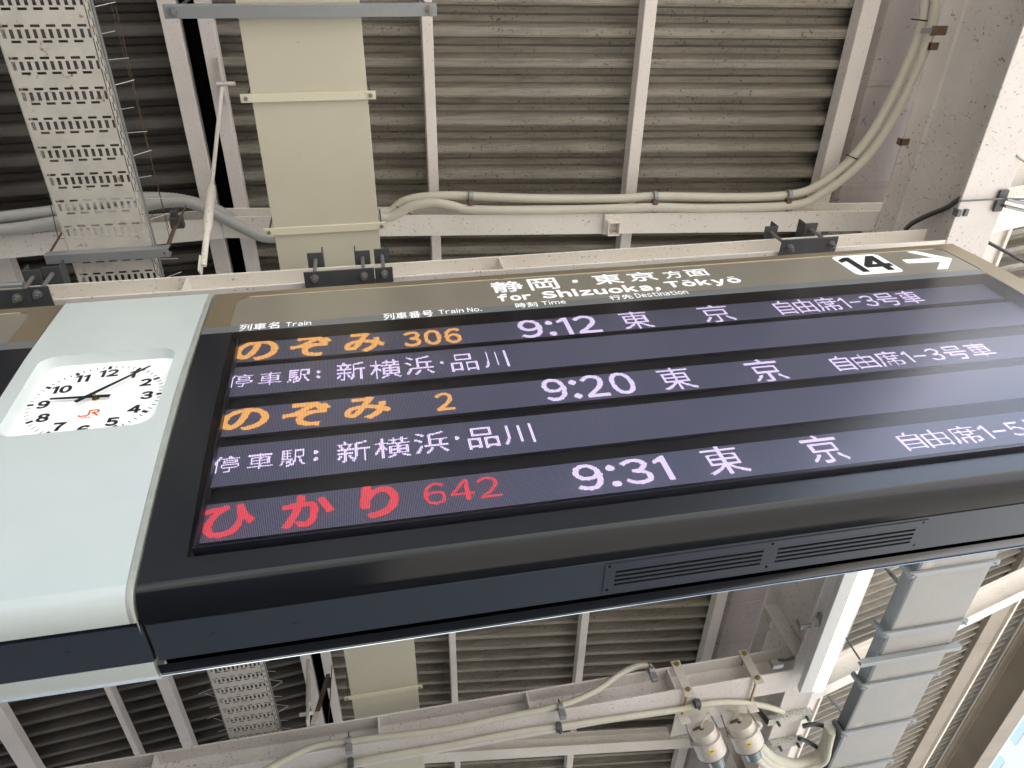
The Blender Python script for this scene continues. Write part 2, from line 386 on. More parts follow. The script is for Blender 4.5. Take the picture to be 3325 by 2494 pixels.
# rafters of the right hand slope
def crafter(y, za, zb_, label):
    t = thing('rafter', label, 'beam', (5.9, y, 4.2), 'cross rafters under the purlins')
    pa = (3.03, y, za); pb = (8.15, y, zb_)
    M().hbeam(pa, pb, 0.17, 0.24, 0.012, 0.009).obj('beam', PAINTC, t, 0.002); return t
q0 = oz(2667, 2281, 3.55); q1 = ray(3102, 2051); 
crafter(6.55, 3.56, 4.82, 'long cream rafter rising to the right behind the grey cable tray')
crafter(1.70, 3.62, 4.88, 'cream rafter at the right edge, above the departure board')

# ------------------------------------------------------------------ gutter
t = thing('gutter', 'mauve grey roof gutter with seams and peeling paint between purlin and girder', 'gutter', (3.1, 4.5, 3.95))
m = M(); gx0, gx1, gz0, gz1 = 2.705, 3.40, 3.86, 4.10
m.prof((0, -9, 0), (0, 12, 0), [(gx0, gz1), (gx0 + .0, gz0 + .05), (gx0 + .05, gz0), (gx1, gz0), (gx1, gz1), (gx1 - .01, gz1), (gx1 - .01, gz0 + .01), (gx0 + .055, gz0 + .01), (gx0 + .01, gz0 + .055), (gx0 + .01, gz1)])
m.obj('trough', PAINTM, t)
for ys in (-1.9, -0.65, 0.85, 1.42, 2.4, 3.9, 5.08, 5.62, 6.35, 7.4, 8.9):
    M().prof((0, ys, 0), (0, ys + .02, 0), [(gx0 - .006, gz1), (gx0 - .006, gz0 + .045), (gx0 + .045, gz0 - .007), (gx1, gz0 - .007), (gx1, gz0 - .001), (gx0 + .05, gz0 - .001), (gx0 - .001, gz0 + .05), (gx0 - .001, gz1)]).obj('seam', PAINTM, t)

# ------------------------------------------------------------------ the big girder
t = GIR = thing('girder', 'huge white steel girder speckled with dirt running along the platform', 'girder', (3.03, 4.5, 3.1))
M().hbeam((3.028, -9, 3.10), (3.028, 12, 3.10), 0.256, 0.55, 0.016, 0.012).obj('beam', PAINT, t, 0.003, 2)
for yy in (4.86,):
    M().add([(2.905, yy, 3.117), (3.02, yy, 3.117), (3.02, yy, 3.63), (2.905, yy, 3.63), (2.905, yy + .01, 3.117), (3.02, yy + .01, 3.117), (3.02, yy + .01, 3.63), (2.905, yy + .01, 3.63)],
            [(0, 1, 2, 3), (7, 6, 5, 4), (0, 4, 5, 1), (3, 2, 6, 7), (0, 3, 7, 4)]).obj('stiffener', PAINT, t)
for px, py, Z in ((2735, 0, 0),):
    pass
for yy in (0.62, 1.10):
    M().box(2.885, 2.935, yy, yy + .035, 3.628, 3.634).box(2.885, 2.889, yy, yy + .035, 3.628, 3.665).obj('clip', RUSTM, t)
for xx in (2.893, 2.935):
    M().box(xx, xx + .02, 1.30, 1.335, 3.085, 3.122).obj('clip', GALVD, t, .001)

# edge beam of the right roof
t = thing('edge_beam', 'heavy beige beam along the outer roof edge at lower right', 'beam', (8.3, 8, 4.7))
M().hbeam((8.24, 0.2, 4.68), (8.24, 16.4, 4.68), 0.29, 0.45, 0.018, 0.012).obj('beam', BEIGE, t, 0.003, 2)
m = M(); m.prof((8.11, 0.2, 5.135), (8.11, 16.4, 5.135), [(-.02, 0), (.02, 0), (.02, .02), (-.02, .02)]); m.obj('sill', PAINTC, t)

# unseen canopy slab and wall, added to keep daylight out from the left
t = thing('light_block_canopy', 'unseen low canopy added left beyond the track to block daylight', 'canopy', (-14, 5, -1.5))
M().box(-24, -8.2, -40, 60, 3.4, 3.6).obj('blocking_slab', ROOFA, t)
M().box(-15, -14.6, -40, 60, -2.7, 3.4).obj('blocking_wall', ROOFA, t)
# building across the tracks
t = thing('office_building', 'sunlit pale building with blue windows far beyond the roof edge', 'building', (30, 45, -2.75))
M().box(26, 40, 5, 90, -2.75, 32).obj('wall', FACADE, t)
wm = None
for iz in range(7):
    for iy in range(16):
        y = 7 + iy * 5.1; z = 1.5 + iz * 4.2
        if wm is None: wm = M().box(25.93, 25.99, y, y + 3.8, z, z + .30).obj('window', WINB, t); w0 = (y, z)
        else: copy_obj(wm, t, (0, y - w0[0], z - w0[1]))

# ================================================================== THE BOARD
S = 1.2
PROFILE = [(2.326, 1.114), (2.035, 1.1005), (1.80, 1.0965), (1.62, 1.098), (1.393, 1.112), (1.25, 1.123), (1.15, 1.135), (1.118, 1.1395)]
def Yf(z):
    """front surface of the housing at height z (half-scale units), smooth"""
    zs = [p[0] for p in PROFILE][::-1]; ys = [p[1] for p in PROFILE][::-1]
    c = YF; return float(np.polyval(c, z))
YF = np.polyfit([p[0] for p in PROFILE], [p[1] for p in PROFILE], 3)
def onf(px, py, off=0.0):
    """point on the curved front"""
    Y = 1.1
    for _ in range(6):
        P = oy(px, py, Y); Y = Yf(P[2]) + off
    return oy(px, py, Y) * S
YC = 1.271                                     # middle plane of the box
ZB_ = 1.082                                    # underside
ROLLP = [(1.118, Yf(1.118)), (1.106, 1.1435), (1.097, 1.150), (1.089, 1.158), (1.0825, 1.171), (1.0785, 1.186), (1.077, 1.206)]
XL, XRR = -0.5, 2.203                          # ends of the board
XCL = -0.946                                   # left end of the clock unit

def front_sheet(x0, x1, z0, z1, off, ma, name, parent, n=14, th=0.004):
    """a curved plate on the front between heights z0 and z1"""
    mm = M(); vs = []
    for i in range(n + 1):
        z = z0 + (z1 - z0) * i / n; y = Yf(z) + off
        for x in (x0, x1): vs += [(x * S, y * S, z * S)]
    k = len(vs)
    mm.add(vs, [(2 * i, 2 * i + 1, 2 * i + 3, 2 * i + 2) for i in range(n)], True)
    vb = [(a, b + th, c) for a, b, c in vs]
    mm.add(vb, [(2 * i + 2, 2 * i + 3, 2 * i + 1, 2 * i) for i in range(n)], True)
    al = vs + vb
    mm.add(al, [(2 * i, 2 * i + 2, k + 2 * i + 2, k + 2 * i) for i in range(n)] + [(2 * i + 1, k + 2 * i + 1, k + 2 * i + 3, 2 * i + 3) for i in range(n)] + [(0, k, k + 1, 1), (2 * n, 2 * n + 1, k + 2 * n + 1, k + 2 * n)])
    return mm.obj(name, ma, parent)
def swept(pts, x0, x1, ma, name, parent, smooth=True, close=True):
    """outline pts (z, y) swept along x"""
    mm = M(); n = len(pts)
    vs = [(x0 * S, y * S, z * S) for z, y in pts] + [(x1 * S, y * S, z * S) for z, y in pts]
    mm.add(vs, [(i, i + 1, n + i + 1, n + i) for i in range(n - 1)], smooth)
    if close:
        mm.add(vs, [tuple(range(n)), tuple(range(2 * n - 1, n - 1, -1)), (n - 1, 0, n, 2 * n - 1)])
    return mm.obj(name, ma, parent)
ZH = onf(660, 1086)[2] / S                     # bottom of the grey strip
ZS = onf(667, 1066)[2] / S                     # top of the grey strip
ZI = onf(774, 966)[2] / S                      # top of the inset plate
def screw(x, y, parent):
    M().cyl((x * S, y * S, (ZB_ - .0022) * S), (x * S, y * S, ZB_ * S), 0.0085, 16).obj('screw', UNDER, parent, .001)

def board(xl, xr, label, real=True):
    T_ = thing('departure_board', label, 'departure board', ((xl + xr) / 2 * S, YC * S, ZB_ * S), 'departure boards hung in a row')
    # header frame with the inset plate
    if real: ix0, ix1 = onf(774, 966)[0] / S, onf(3066, 812)[0] / S
    else: ix0, ix1 = xl + .08, onf(90, 1030)[0] / S
    # header frame (bronze) as four pieces round the inset
    front_sheet(xl, xr, ZI, 2.326, 0, BRONZE, 'header_frame', T_, 4)
    front_sheet(xl, ix0, ZS, ZI, 0, BRONZE, 'frame_stile', T_, 6)
    front_sheet(ix1, xr, ZS, ZI, 0, BRONZE, 'frame_stile', T_, 6)
    # inset plate, with rounded top corners made by small fillets of the frame
    front_sheet(ix0, ix1, ZS, ZI, 0.0016, BRONZE2, 'header_plate', T_, 6)
    for cx, sg in ((ix0, 1), (ix1, -1)):
        mm = M(); r = 0.032; pts = [(cx, ZI)]
        for k in range(7):
            a = math.pi / 2 * k / 6; pts.append((cx + sg * r * (1 - math.sin(a)), ZI - r * (1 - math.cos(a))))
        vs = [(x * S, (Yf(z) - .0001) * S, z * S) for x, z in pts]
        f = [(0, k, k + 1) if sg > 0 else (0, k + 1, k) for k in range(1, 7)]
        mm.add(vs, f); mm.obj('corner_fillet', BRONZE, T_)
    # thin bright line along the inset edge
    swept([(ZI + .0006, Yf(ZI) - .0008), (ZI - .0012, Yf(ZI) - .0008), (ZI - .0012, Yf(ZI) + .001), (ZI + .0006, Yf(ZI) + .001)], ix0 + .034, ix1 - .034, STRAPM, 'edge_line', T_, False)
    front_sheet(xl, (xr if not real else onf(3190, 881)[0] / S), ZH, ZS, 0, STRIP, 'caption_strip', T_, 3)
    return T_
B = board(XL, XRR, 'long black departure board with lit train rows and the 14 sign')
# right-hand stile of brushed bronze that continues down the whole board
wl = onf(752, 1081)[0] / S; wb = onf(603, 1811)[2] / S; wr = onf(3204, 889)[0] / S
sx = wr + 0.002
front_sheet(sx, XRR, 1.118, ZS, 0, BRONZE, 'frame_stile', B, 16)
# dark face panel left of and below the window
front_sheet(XL, wl, wb, ZH, 0, FACE, 'face_panel', B, 14)
front_sheet(XL, sx, 1.118, wb, 0, FACE, 'sill_panel', B, 8)
# window reveal (black box behind the glass)
YL = 1.14
m = M()
def rp(x, z, y): return (x * S, y * S, z * S)
n = 10
for (x, s) in ((wl, 1), (sx, -1)):
    vs = []
    for i in range(n + 1):
        z = wb + (ZH - wb) * i / n; vs += [rp(x, z, Yf(z) + .0005), rp(x, z, YL + .012)]
    m.add(vs, [(2*i, 2*i+1, 2*i+3, 2*i+2) if s > 0 else (2*i, 2*i+2, 2*i+3, 2*i+1) for i in range(n)])
m.add([rp(wl, wb, Yf(wb) + .0005), rp(sx, wb, Yf(wb) + .0005), rp(sx, wb, YL + .012), rp(wl, wb, YL + .012)], [(0, 1, 2, 3)])
m.add([rp(wl, ZH, Yf(ZH) + .0005), rp(sx, ZH, Yf(ZH) + .0005), rp(sx, ZH, YL + .012), rp(wl, ZH, YL + .012)], [(3, 2, 1, 0)])
m.add([rp(wl, wb, YL + .012), rp(sx, wb, YL + .012), rp(sx, ZH, YL + .012), rp(wl, ZH, YL + .012)], [(0, 1, 2, 3)])
m.obj('window_well', mat('black_well', (0.006, 0.006, 0.009), 0.5, spec=0.25), B)
# inner black liner, slightly bluish
LINER = mat('window_liner', (0.010, 0.010, 0.02), 0.35)
m = M(); a = 0.012
m.box((wl + a) * S, (wl + a + .004) * S, 1.118 * S, (YL + .011) * S, (wb + a) * S, (ZH - .004) * S)
m.box((wl + a) * S, (sx - a) * S, 1.118 * S, (YL + .011) * S, (wb + a - .004) * S, (wb + a) * S)
m.obj('liner', LINER, B)
g = front_sheet(wl, sx, wb, ZH, 0.0006, GLASS, 'glass_pane', B, 16, 0.0)
# single sheet only
me = g.data
mm = M(); vs = []; n = 16
for i in range(n + 1):
    z = wb + (ZH - wb) * i / n
    for x in (wl, sx): vs.append((x * S, (Yf(z) + .0006) * S, z * S))
mm.add(vs, [(2 * i, 2 * i + 1, 2 * i + 3, 2 * i + 2) for i in range(n)], True)
bpy.data.objects.remove(g); mm.obj('glass_pane', GLASS, B)
# rolled lower edges, underside and back
half = ROLLP
swept(ROLLP, XL, XRR, ROLL, 'front_roll', B, True)
back = [(z, 2 * YC - y) for z, y in ROLLP]
BL = [(1.0805, 1.336), (1.0805, 1.362), (1.084, 1.376), (1.092, 1.386), (1.106, 1.392), (1.118, 1.395)]
swept(BL, XL, XRR, ROLL, 'back_roll', B, True)
swept([(1.0828, 1.3735), (1.0836, 1.3768), (1.0866, 1.3815), (1.0915, 1.3866)], XL, XRR, CHROME, 'bright_trim', B, True)
swept([(1.10, 1.2065), (1.10, 1.3355), (1.094, 1.3355), (1.094, 1.2065)], XL, XRR, BLACK, 'groove', B, False)
YU0, YU1 = 1.216, 1.326
M().box((XL + .004) * S, XRR * S, YU0 * S, YU1 * S, ZB_ * S, (ZB_ + .012) * S).obj('underside_panel', UNDER, B, .002, 2)
# body behind everything
swept([(1.13, 1.165), (2.31, 1.165), (2.326, Yf(2.326) + .002), (2.33, 1.20), (2.33, 1.42), (2.20, 1.44), (1.30, 1.42), (1.118, 1.394), (1.118, 1.30), (1.118, 1.17)], XL + .001, XRR - .001, FACE, 'housing', B, False)
swept([(1.117, 1.1405), (2.325, 1.1145 + .001), (2.325, 1.4), (1.12, 1.39)], XRR - .0005, XRR + .006, BRONZE, 'end_cap', B, False)
# screws and vents underneath
for px, py in ((697, 2062), (960, 2029)):
    P = oz(px, py, ZB_); screw(P[0], P[1], B)
def vent(pa, pb):
    P0 = oz(*pa, ZB_ - .001); P1 = oz(*pb, ZB_ - .001)
    x0, x1 = P0[0], P1[0]; y0, y1 = YU0 + .008, YU1 - .012
    root = None
    z0, z1 = ZB_ - .0018, ZB_ - .0002
    # rim and louvres, with open slots between
    ns = 4
    mm = M()
    ys = np.linspace(y0 + .018, y1 - .018, 2 * ns + 1 - 0)
    mm.box(x0 * S, x1 * S, y0 * S, ys[0] * S, z0 * S, z1 * S); mm.box(x0 * S, x1 * S, ys[-1] * S, y1 * S, z0 * S, z1 * S)
    xm = (x0 + x1) / 2
    for a, b in ((x0, x0 + .025), (xm - .018, xm + .018), (x1 - .025, x1)): mm.box(a * S, b * S, ys[0] * S, ys[-1] * S, z0 * S, z1 * S)
    fr = mm.obj('vent_grille', UNDER, B)
    for i in range(0, ns + 0):
        a, b = ys[2 * i], ys[2 * i + 1]
        for c, d in ((x0 + .025, xm - .018), (xm + .018, x1 - .025)):
            M().box(c * S, d * S, a * S + .0006, (b) * S, z0 * S, z1 * S).obj('louvre', UNDER, fr)
    M().box((x0 + .025) * S, (x1 - .025) * S, ys[0] * S, ys[-1] * S, z1 * S, (z1 + .00015) * S).obj('vent_void', BLACK, fr)
    for xx in (x0 + .010, xm, x1 - .010):
        for yy in (y0 + .008, y1 - .008):
            M().cyl((xx * S, yy * S, z0 * S - .0012), (xx * S, yy * S, z0 * S), .004, 8).obj('rivet', ROLL, fr)
vent((1962, 1870), (2996, 1730))

# ------------------------------------------------------------------ LED rows
LEDY = YL
ROWZ = [((769, 1112), (757, 1179)), ((751, 1194), (731.5, 1292)), ((721, 1332), (705.6, 1421)), ((701, 1454), (675.5, 1585)), ((669.5, 1645), (647, 1760))]
xl_led = -0.4065; xr_led = 2.145
P1_ = PITCH / S
rows = []
for i, (a, b) in enumerate(ROWZ):
    z1 = oy(*a, LEDY)[2]; z0 = oy(*b, LEDY)[2]; nr = (32, 40, 32, 40, 32)[i]; zc = (z0 + z1) / 2; h = nr * P1_
    z0 = zc - h / 2; z1 = zc + h / 2; nc = int((xr_led - xl_led) / P1_)
    o = M(); yy = LEDY * S
    # local origin at the lower left corner so that the dot grid starts there
    me = bpy.data.meshes.new('led_panel')
    W_, H_ = nc * PITCH, nr * PITCH
    me.from_pydata([(0, 0, 0), (W_, 0, 0), (W_, 0, H_), (0, 0, H_), (0, .01, 0), (W_, .01, 0), (W_, .01, H_), (0, .01, H_)], [], [(0, 1, 2, 3), (7, 6, 5, 4), (0, 4, 5, 1), (3, 2, 6, 7), (0, 3, 7, 4), (1, 5, 6, 2)])
    me.materials.append(LEDOFF); ob = bpy.data.objects.new('led_panel', me); COL.objects.link(ob); ob.parent = B
    ob.location = Vector((xl_led * S, yy, z0 * S + EYE)) - wloc(B)
    rows.append((ob, z0, nr, nc))
def led_text(row, items, ma, thr=0.42):
    ob, z0, nr, nc = rows[row]
    vs = []; fs = []
    grid = np.zeros((nr, nc), bool)
    for text, L, R, T, Bo, bold in items:
        X0 = oy(*L, LEDY)[0] if isinstance(L, tuple) else L; X1 = oy(*R, LEDY)[0] if isinstance(R, tuple) else R
        Z1 = oy(*T, LEDY)[2]; Z0 = oy(*Bo, LEDY)[2]
        v, t = layout(text, bold, gap=0.10)
        x, y = v[:, 0], v[:, 1]
        c0 = (X0 - xl_led) / P1_; c1 = (X1 - xl_led) / P1_; r0 = (Z0 - z0) / P1_; r1 = (Z1 - z0) / P1_
        r1 = min(r1, nr); r0 = max(r0, 0)
        x = c0 + (x - x.min()) / (x.max() - x.min()) * (c1 - c0); y = r0 + (y - y.min()) / (y.max() - y.min()) * (r1 - r0)
        cov = np.zeros((nr * 3, nc * 3), bool)
        for a, b, c in t:
            ax, ay, bx_, by_, cx, cy = x[a] * 3, y[a] * 3, x[b] * 3, y[b] * 3, x[c] * 3, y[c] * 3
            i0, i1 = max(0, int(min(ax, bx_, cx)) - 1), min(nc * 3, int(max(ax, bx_, cx)) + 2)
            j0, j1 = max(0, int(min(ay, by_, cy)) - 1), min(nr * 3, int(max(ay, by_, cy)) + 2)
            if i1 <= i0 or j1 <= j0: continue
            gx, gy = np.meshgrid(np.arange(i0, i1) + .5, np.arange(j0, j1) + .5)
            d1 = (bx_ - ax) * (gy - ay) - (by_ - ay) * (gx - ax); d2 = (cx - bx_) * (gy - by_) - (cy - by_) * (gx - bx_); d3 = (ax - cx) * (gy - cy) - (ay - cy) * (gx - cx)
            cov[j0:j1, i0:i1] |= ((d1 >= 0) & (d2 >= 0) & (d3 >= 0)) | ((d1 <= 0) & (d2 <= 0) & (d3 <= 0))
        g = cov.reshape(nr, 3, nc, 3).mean(axis=(1, 3)); grid |= g > thr
    k = 0
    for r, c in zip(*np.nonzero(grid)):
        q = 0.42 * PITCH; s2 = q * 0.42; cx = (c + .5) * PITCH; cz = (r + .5) * PITCH
        pts = [(cx - q, cz - s2), (cx - s2, cz - q), (cx + s2, cz - q), (cx + q, cz - s2), (cx + q, cz + s2), (cx + s2, cz + q), (cx - s2, cz + q), (cx - q, cz + s2)]
        vs += [(a, -0.0012, b) for a, b in pts]; fs.append(tuple(range(k, k + 8))); k += 8
    me = bpy.data.meshes.new('led_lettering'); me.from_pydata(vs, [], fs); me.materials.append(ma)
    o = bpy.data.objects.new('led_lettering', me); COL.objects.link(o); o.parent = ob; return o
z1f = lambda x, y: (600 + x / 2.0109, 850 + y / 2.0109)
z2f = lambda x, y: (1500 + x / 2.212, 800 + y / 2.212)
z3f = lambda x, y: (2300 + x / 2.158, 750 + y / 2.158)
z4f = lambda x, y: (600 + x / 1.8433, 1350 + y / 1.8433)
z5f = lambda x, y: (1700 + x / 1.3612, 1150 + y / 1.3612)
def it(f, text, L, R, T, Bo, bold=0.0): return (text, f(*L), f(*R), f(*T), f(*Bo), bold)
led_text(0, [it(z1f, 'の', (323, 600), (612, 570), (490, 515), (480, 645), .03), it(z1f, 'ぞ', (685, 572), (960, 520), (850, 488), (850, 620), .03),
             it(z1f, 'み', (1040, 580), (1305, 520), (1150, 468), (1150, 592), .03), it(z1f, '306', (1425, 500), (1808, 495), (1750, 435), (1730, 535), .025)], AMBER)
led_text(0, [it(z2f, '9:12', (405, 590), (1010, 605), (490, 530), (500, 665), .012), it(z2f, '東', (1112, 495), (1392, 575), (1215, 465), (1270, 605), 0),
             it(z2f, '京', (1680, 455), (1970, 515), (1780, 415), (1840, 555), 0), it(z3f, '自由席1−3号車', (450, 520), (1505, 475), (620, 483), (720, 572))], LILAC, .36)
led_text(1, [it(z1f, '停', (283, 780), (445, 755), (400, 737), (370, 820)), it(z1f, '車', (483, 770), (632, 760), (560, 722), (560, 805)), it(z1f, '駅', (672, 760), (818, 755), (740, 708), (740, 788)), it(z1f, ':', (860, 740), (884, 735), (872, 712), (872, 762), .06),
             it(z1f, '新', (990, 720), (1180, 700), (1060, 660), (1050, 778)), it(z1f, '横', (1210, 710), (1410, 700), (1300, 645), (1300, 762)), it(z1f, '浜', (1440, 700), (1628, 690), (1500, 622), (1500, 742)), it(z1f, '.', (1668, 662), (1692, 660), (1680, 652), (1680, 670)),
             it(z1f, '品', (1740, 690), (1920, 680), (1810, 602), (1800, 716)), it(z1f, '川', (1948, 640), (2118, 660), (2040, 585), (2040, 690))], LILAC, .36)
led_text(2, [('の', (712, 1377), (875, 1357), (819, 1325), (760, 1403), .03), ('ぞ', (917, 1350), (1075, 1320), (1030, 1304), (1001, 1385), .03), ('み', (1117, 1352), (1270, 1318), (1170, 1292), (1150, 1366), .03), ('2', (1415, 1310), (1480, 1325), (1450, 1275), (1447, 1333), .02)], AMBER)
led_text(2, [('9:20', (1760, 1260), (2065, 1253), (1799, 1229), (1806.5, 1303), .012), ('東', (2120, 1201), (2269, 1253), (2174, 1193), (2207, 1266), 0), ('京', (2409, 1178), (2561, 1223), (2464, 1166), (2493, 1240), 0), ('自由席1−3号車', (2688, 1167), (3234, 1146), (2790, 1150), (2822, 1197), 0)], LILAC, .36)
led_text(3, [it(z4f, '停', (163, 300), (333, 262), (255, 246), (230, 345)), it(z4f, '車', (370, 300), (525, 280), (450, 225), (450, 322)), it(z4f, '駅', (572, 280), (722, 270), (650, 207), (640, 302)), it(z4f, ':', (770, 240), (798, 240), (785, 208), (785, 272), .06),
             it(z4f, '新', (908, 220), (1108, 190), (990, 155), (980, 280)), it(z4f, '横', (1137, 220), (1352, 200), (1230, 132), (1230, 255)), it(z4f, '浜', (1375, 180), (1580, 170), (1470, 100), (1460, 228)), it(z4f, '.', (1617, 136), (1641, 134), (1630, 124), (1630, 148)),
             it(z4f, '品', (1697, 170), (1885, 160), (1780, 72), (1780, 196)), it(z4f, '川', (1905, 120), (2090, 125), (2000, 52), (2000, 170))], LILAC, .36)
led_text(4, [it(z4f, 'ひ', (98, 650), (425, 600), (300, 533), (200, 735), .025), it(z4f, 'か', (580, 620), (895, 540), (720, 475), (720, 668), .03), it(z4f, 'り', (1050, 500), (1285, 500), (1180, 413), (1180, 612), .035), it(z4f, '642', (1430, 480), (1900, 470), (1680, 383), (1680, 512), .0)], REDL)
w34 = oy(3234, 1146, LEDY)[0] - oy(2688, 1167, LEDY)[0]; xs5 = oy(*z5f(1630, 355), LEDY)[0]
led_text(4, [it(z5f, '9:31', (213, 520), (668, 540), (280, 487), (285, 605), .012), it(z5f, '東', (768, 432), (1008, 512), (848, 408), (900, 533), 0), it(z5f, '京', (1210, 385), (1450, 460), (1285, 360), (1350, 480), 0),
             ('自由席1−5号車', xs5, xs5 + w34, z5f(1800, 333), z5f(1865, 408), 0)], LILAC, .36)

# ------------------------------------------------------------------ header lettering
def on_text(text, L, R, T, Bo, ma, parent, bold=0.0, cap=None, f=None, name='lettering', off=-0.0004, surf=None, gap=0.07, space=.3):
    """flat lettering lying on the front surface; cap=(lo, hi): font heights that T and B stand for"""
    sf = surf or (lambda p: onf(*p) / S)
    if f: L, R, T, Bo = f(*L), f(*R), f(*T), f(*Bo)
    X0, X1 = sf(L)[0], sf(R)[0]; Z1, Z0 = sf(T)[2], sf(Bo)[2]
    v, t = layout(text, bold, gap=gap, space=space)
    x, y, d = v[:, 0], v[:, 1], v[:, 2]
    lo, hi = cap if cap else (y.min(), y.max())
    x = X0 + (x - x.min()) / (x.max() - x.min()) * (X1 - X0); z = Z0 + (y - lo) / (hi - lo) * (Z1 - Z0)
    ysf = (lambda zz: Yf(zz)) if surf is None else (lambda zz: SURFY)
    dd = d / (abs(d).max() + 1e-9) * 0.0002
    mm = M(); mm.add([(a * S, (ysf(c) + off - e) * S, c * S) for a, c, e in zip(x, z, dd)], [tuple(int(q) for q in tt) for tt in t])
    return mm.obj(name, ma, parent)
CAPL = capz()
bB = .012
for ch, L, R, T, Bo in (('静', (212, 300), (440, 290), (330, 252), (335, 328)), ('岡', (475, 270), (690, 270), (580, 231), (590, 311)), ('東', (930, 230), (1170, 255), (1040, 201), (1060, 270)),
                        ('京', (1175, 205), (1415, 235), (1275, 186), (1300, 249)), ('方', (1440, 200), (1600, 220), (1520, 175), (1530, 228)), ('面', (1600, 190), (1785, 200), (1680, 166), (1700, 213))):
    on_text(ch, L, R, T, Bo, WHITE, B, bB, f=z2f)
P = z2f(795, 251); q0 = onf(*z2f(795, 251)) / S; q1 = onf(*z2f(835, 251)) / S
def flat_poly(pts, ma, name, parent, off=-0.0006, f=None, surf=None):
    """polygon laid on the front surface"""
    vs = []
    for p in pts:
        p = f(*p) if f else p
        Q = (onf(*p) / S) if surf is None else surf(p)
        vs.append((Q[0] * S, (Q[1] + off) * S, Q[2] * S))
    mm = M(); mm.add(vs, [tuple(range(len(vs)))]); return mm.obj(name, ma, parent)
flat_poly([(795, 262), (832, 260), (829, 242), (792, 244)], WHITE, 'middle_dot', B, f=z2f)
on_text('for', (257, 375), (500, 360), (300, 350), (304, 392), WHITE, B, .04, cap=CAPL, f=z2f, gap=.09)
on_text('Shizuoka,', (568, 350), (1430, 305), (720, 318), (725, 362), WHITE, B, .04, cap=CAPL, f=z2f, gap=.09)
on_text('Tōkyō', (1455, 270), (1998, 240), (1560, 250), (1580, 288), WHITE, B, .04, cap=CAPL, f=z2f, gap=.09)
for tx, L, R, T, Bo, f in (('列車名', (357, 430), (618, 415), (480, 403), (480, 444), z1f), ('列車番号', (1295, 355), (1620, 335), (1450, 328), (1450, 370), z1f), ('時刻', (383, 425), (540, 415), (460, 404), (460, 438), z2f), ('行先', (1058, 370), (1225, 360), (1140, 350), (1140, 382), z2f)):
    on_text(tx, L, R, T, Bo, WHITE, B, .008, f=f, gap=.12)
for tx, L, R, T, Bo, f in (('Train', (660, 410), (825, 400), (740, 392), (740, 418), z1f), ('Train No.', (1658, 335), (1942, 318), (1800, 306), (1800, 332), z1f), ('Time', (573, 410), (745, 400), (660, 390), (660, 416), z2f), ('Destination', (1250, 360), (1622, 332), (1440, 325), (1440, 355), z2f)):
    on_text(tx, L, R, T, Bo, WHITE, B, .008, cap=CAPL, f=f, gap=.12)
# the platform number
c4 = [onf(*z3f(*p)) / S for p in ((850, 185), (1165, 160), (1385, 285), (1050, 310))]
nx0, nx1 = (c4[0][0] + c4[3][0]) / 2, (c4[1][0] + c4[2][0]) / 2; nz1, nz0 = (c4[0][2] + c4[1][2]) / 2, (c4[2][2] + c4[3][2]) / 2
def rrect(x0, x1, z0, z1, r, n=6):
    pts = []
    for cx, cz, a0 in ((x1 - r, z0 + r, -90), (x1 - r, z1 - r, 0), (x0 + r, z1 - r, 90), (x0 + r, z0 + r, 180)):
        for k in range(n + 1):
            a = rad(a0 + 90 * k / n); pts.append((cx + r * math.cos(a), cz + r * math.sin(a)))
    return pts
mm = M(); pts = rrect(nx0, nx1, nz0, nz1, .022)
mm.add([(x * S, (Yf(z) - .0004) * S, z * S) for x, z in pts], [tuple(range(len(pts)))]); num = mm.obj('number_plate', WHITE, B)
on_text('14', (915, 215), (1300, 245), (1065, 181), (1120, 288), INK, num, .045, f=z3f, off=-.0016, gap=.06)
flat_poly([(12, 600), (435, 571), (65, 492), (197, 482), (688, 582), (632, 722), (485, 730), (528, 627), (88, 648)][::-1], WHITE, 'arrow', B, -.0012, f=lambda x, y: (2925 + x / 4.1475, 700 + y / 4.1475))

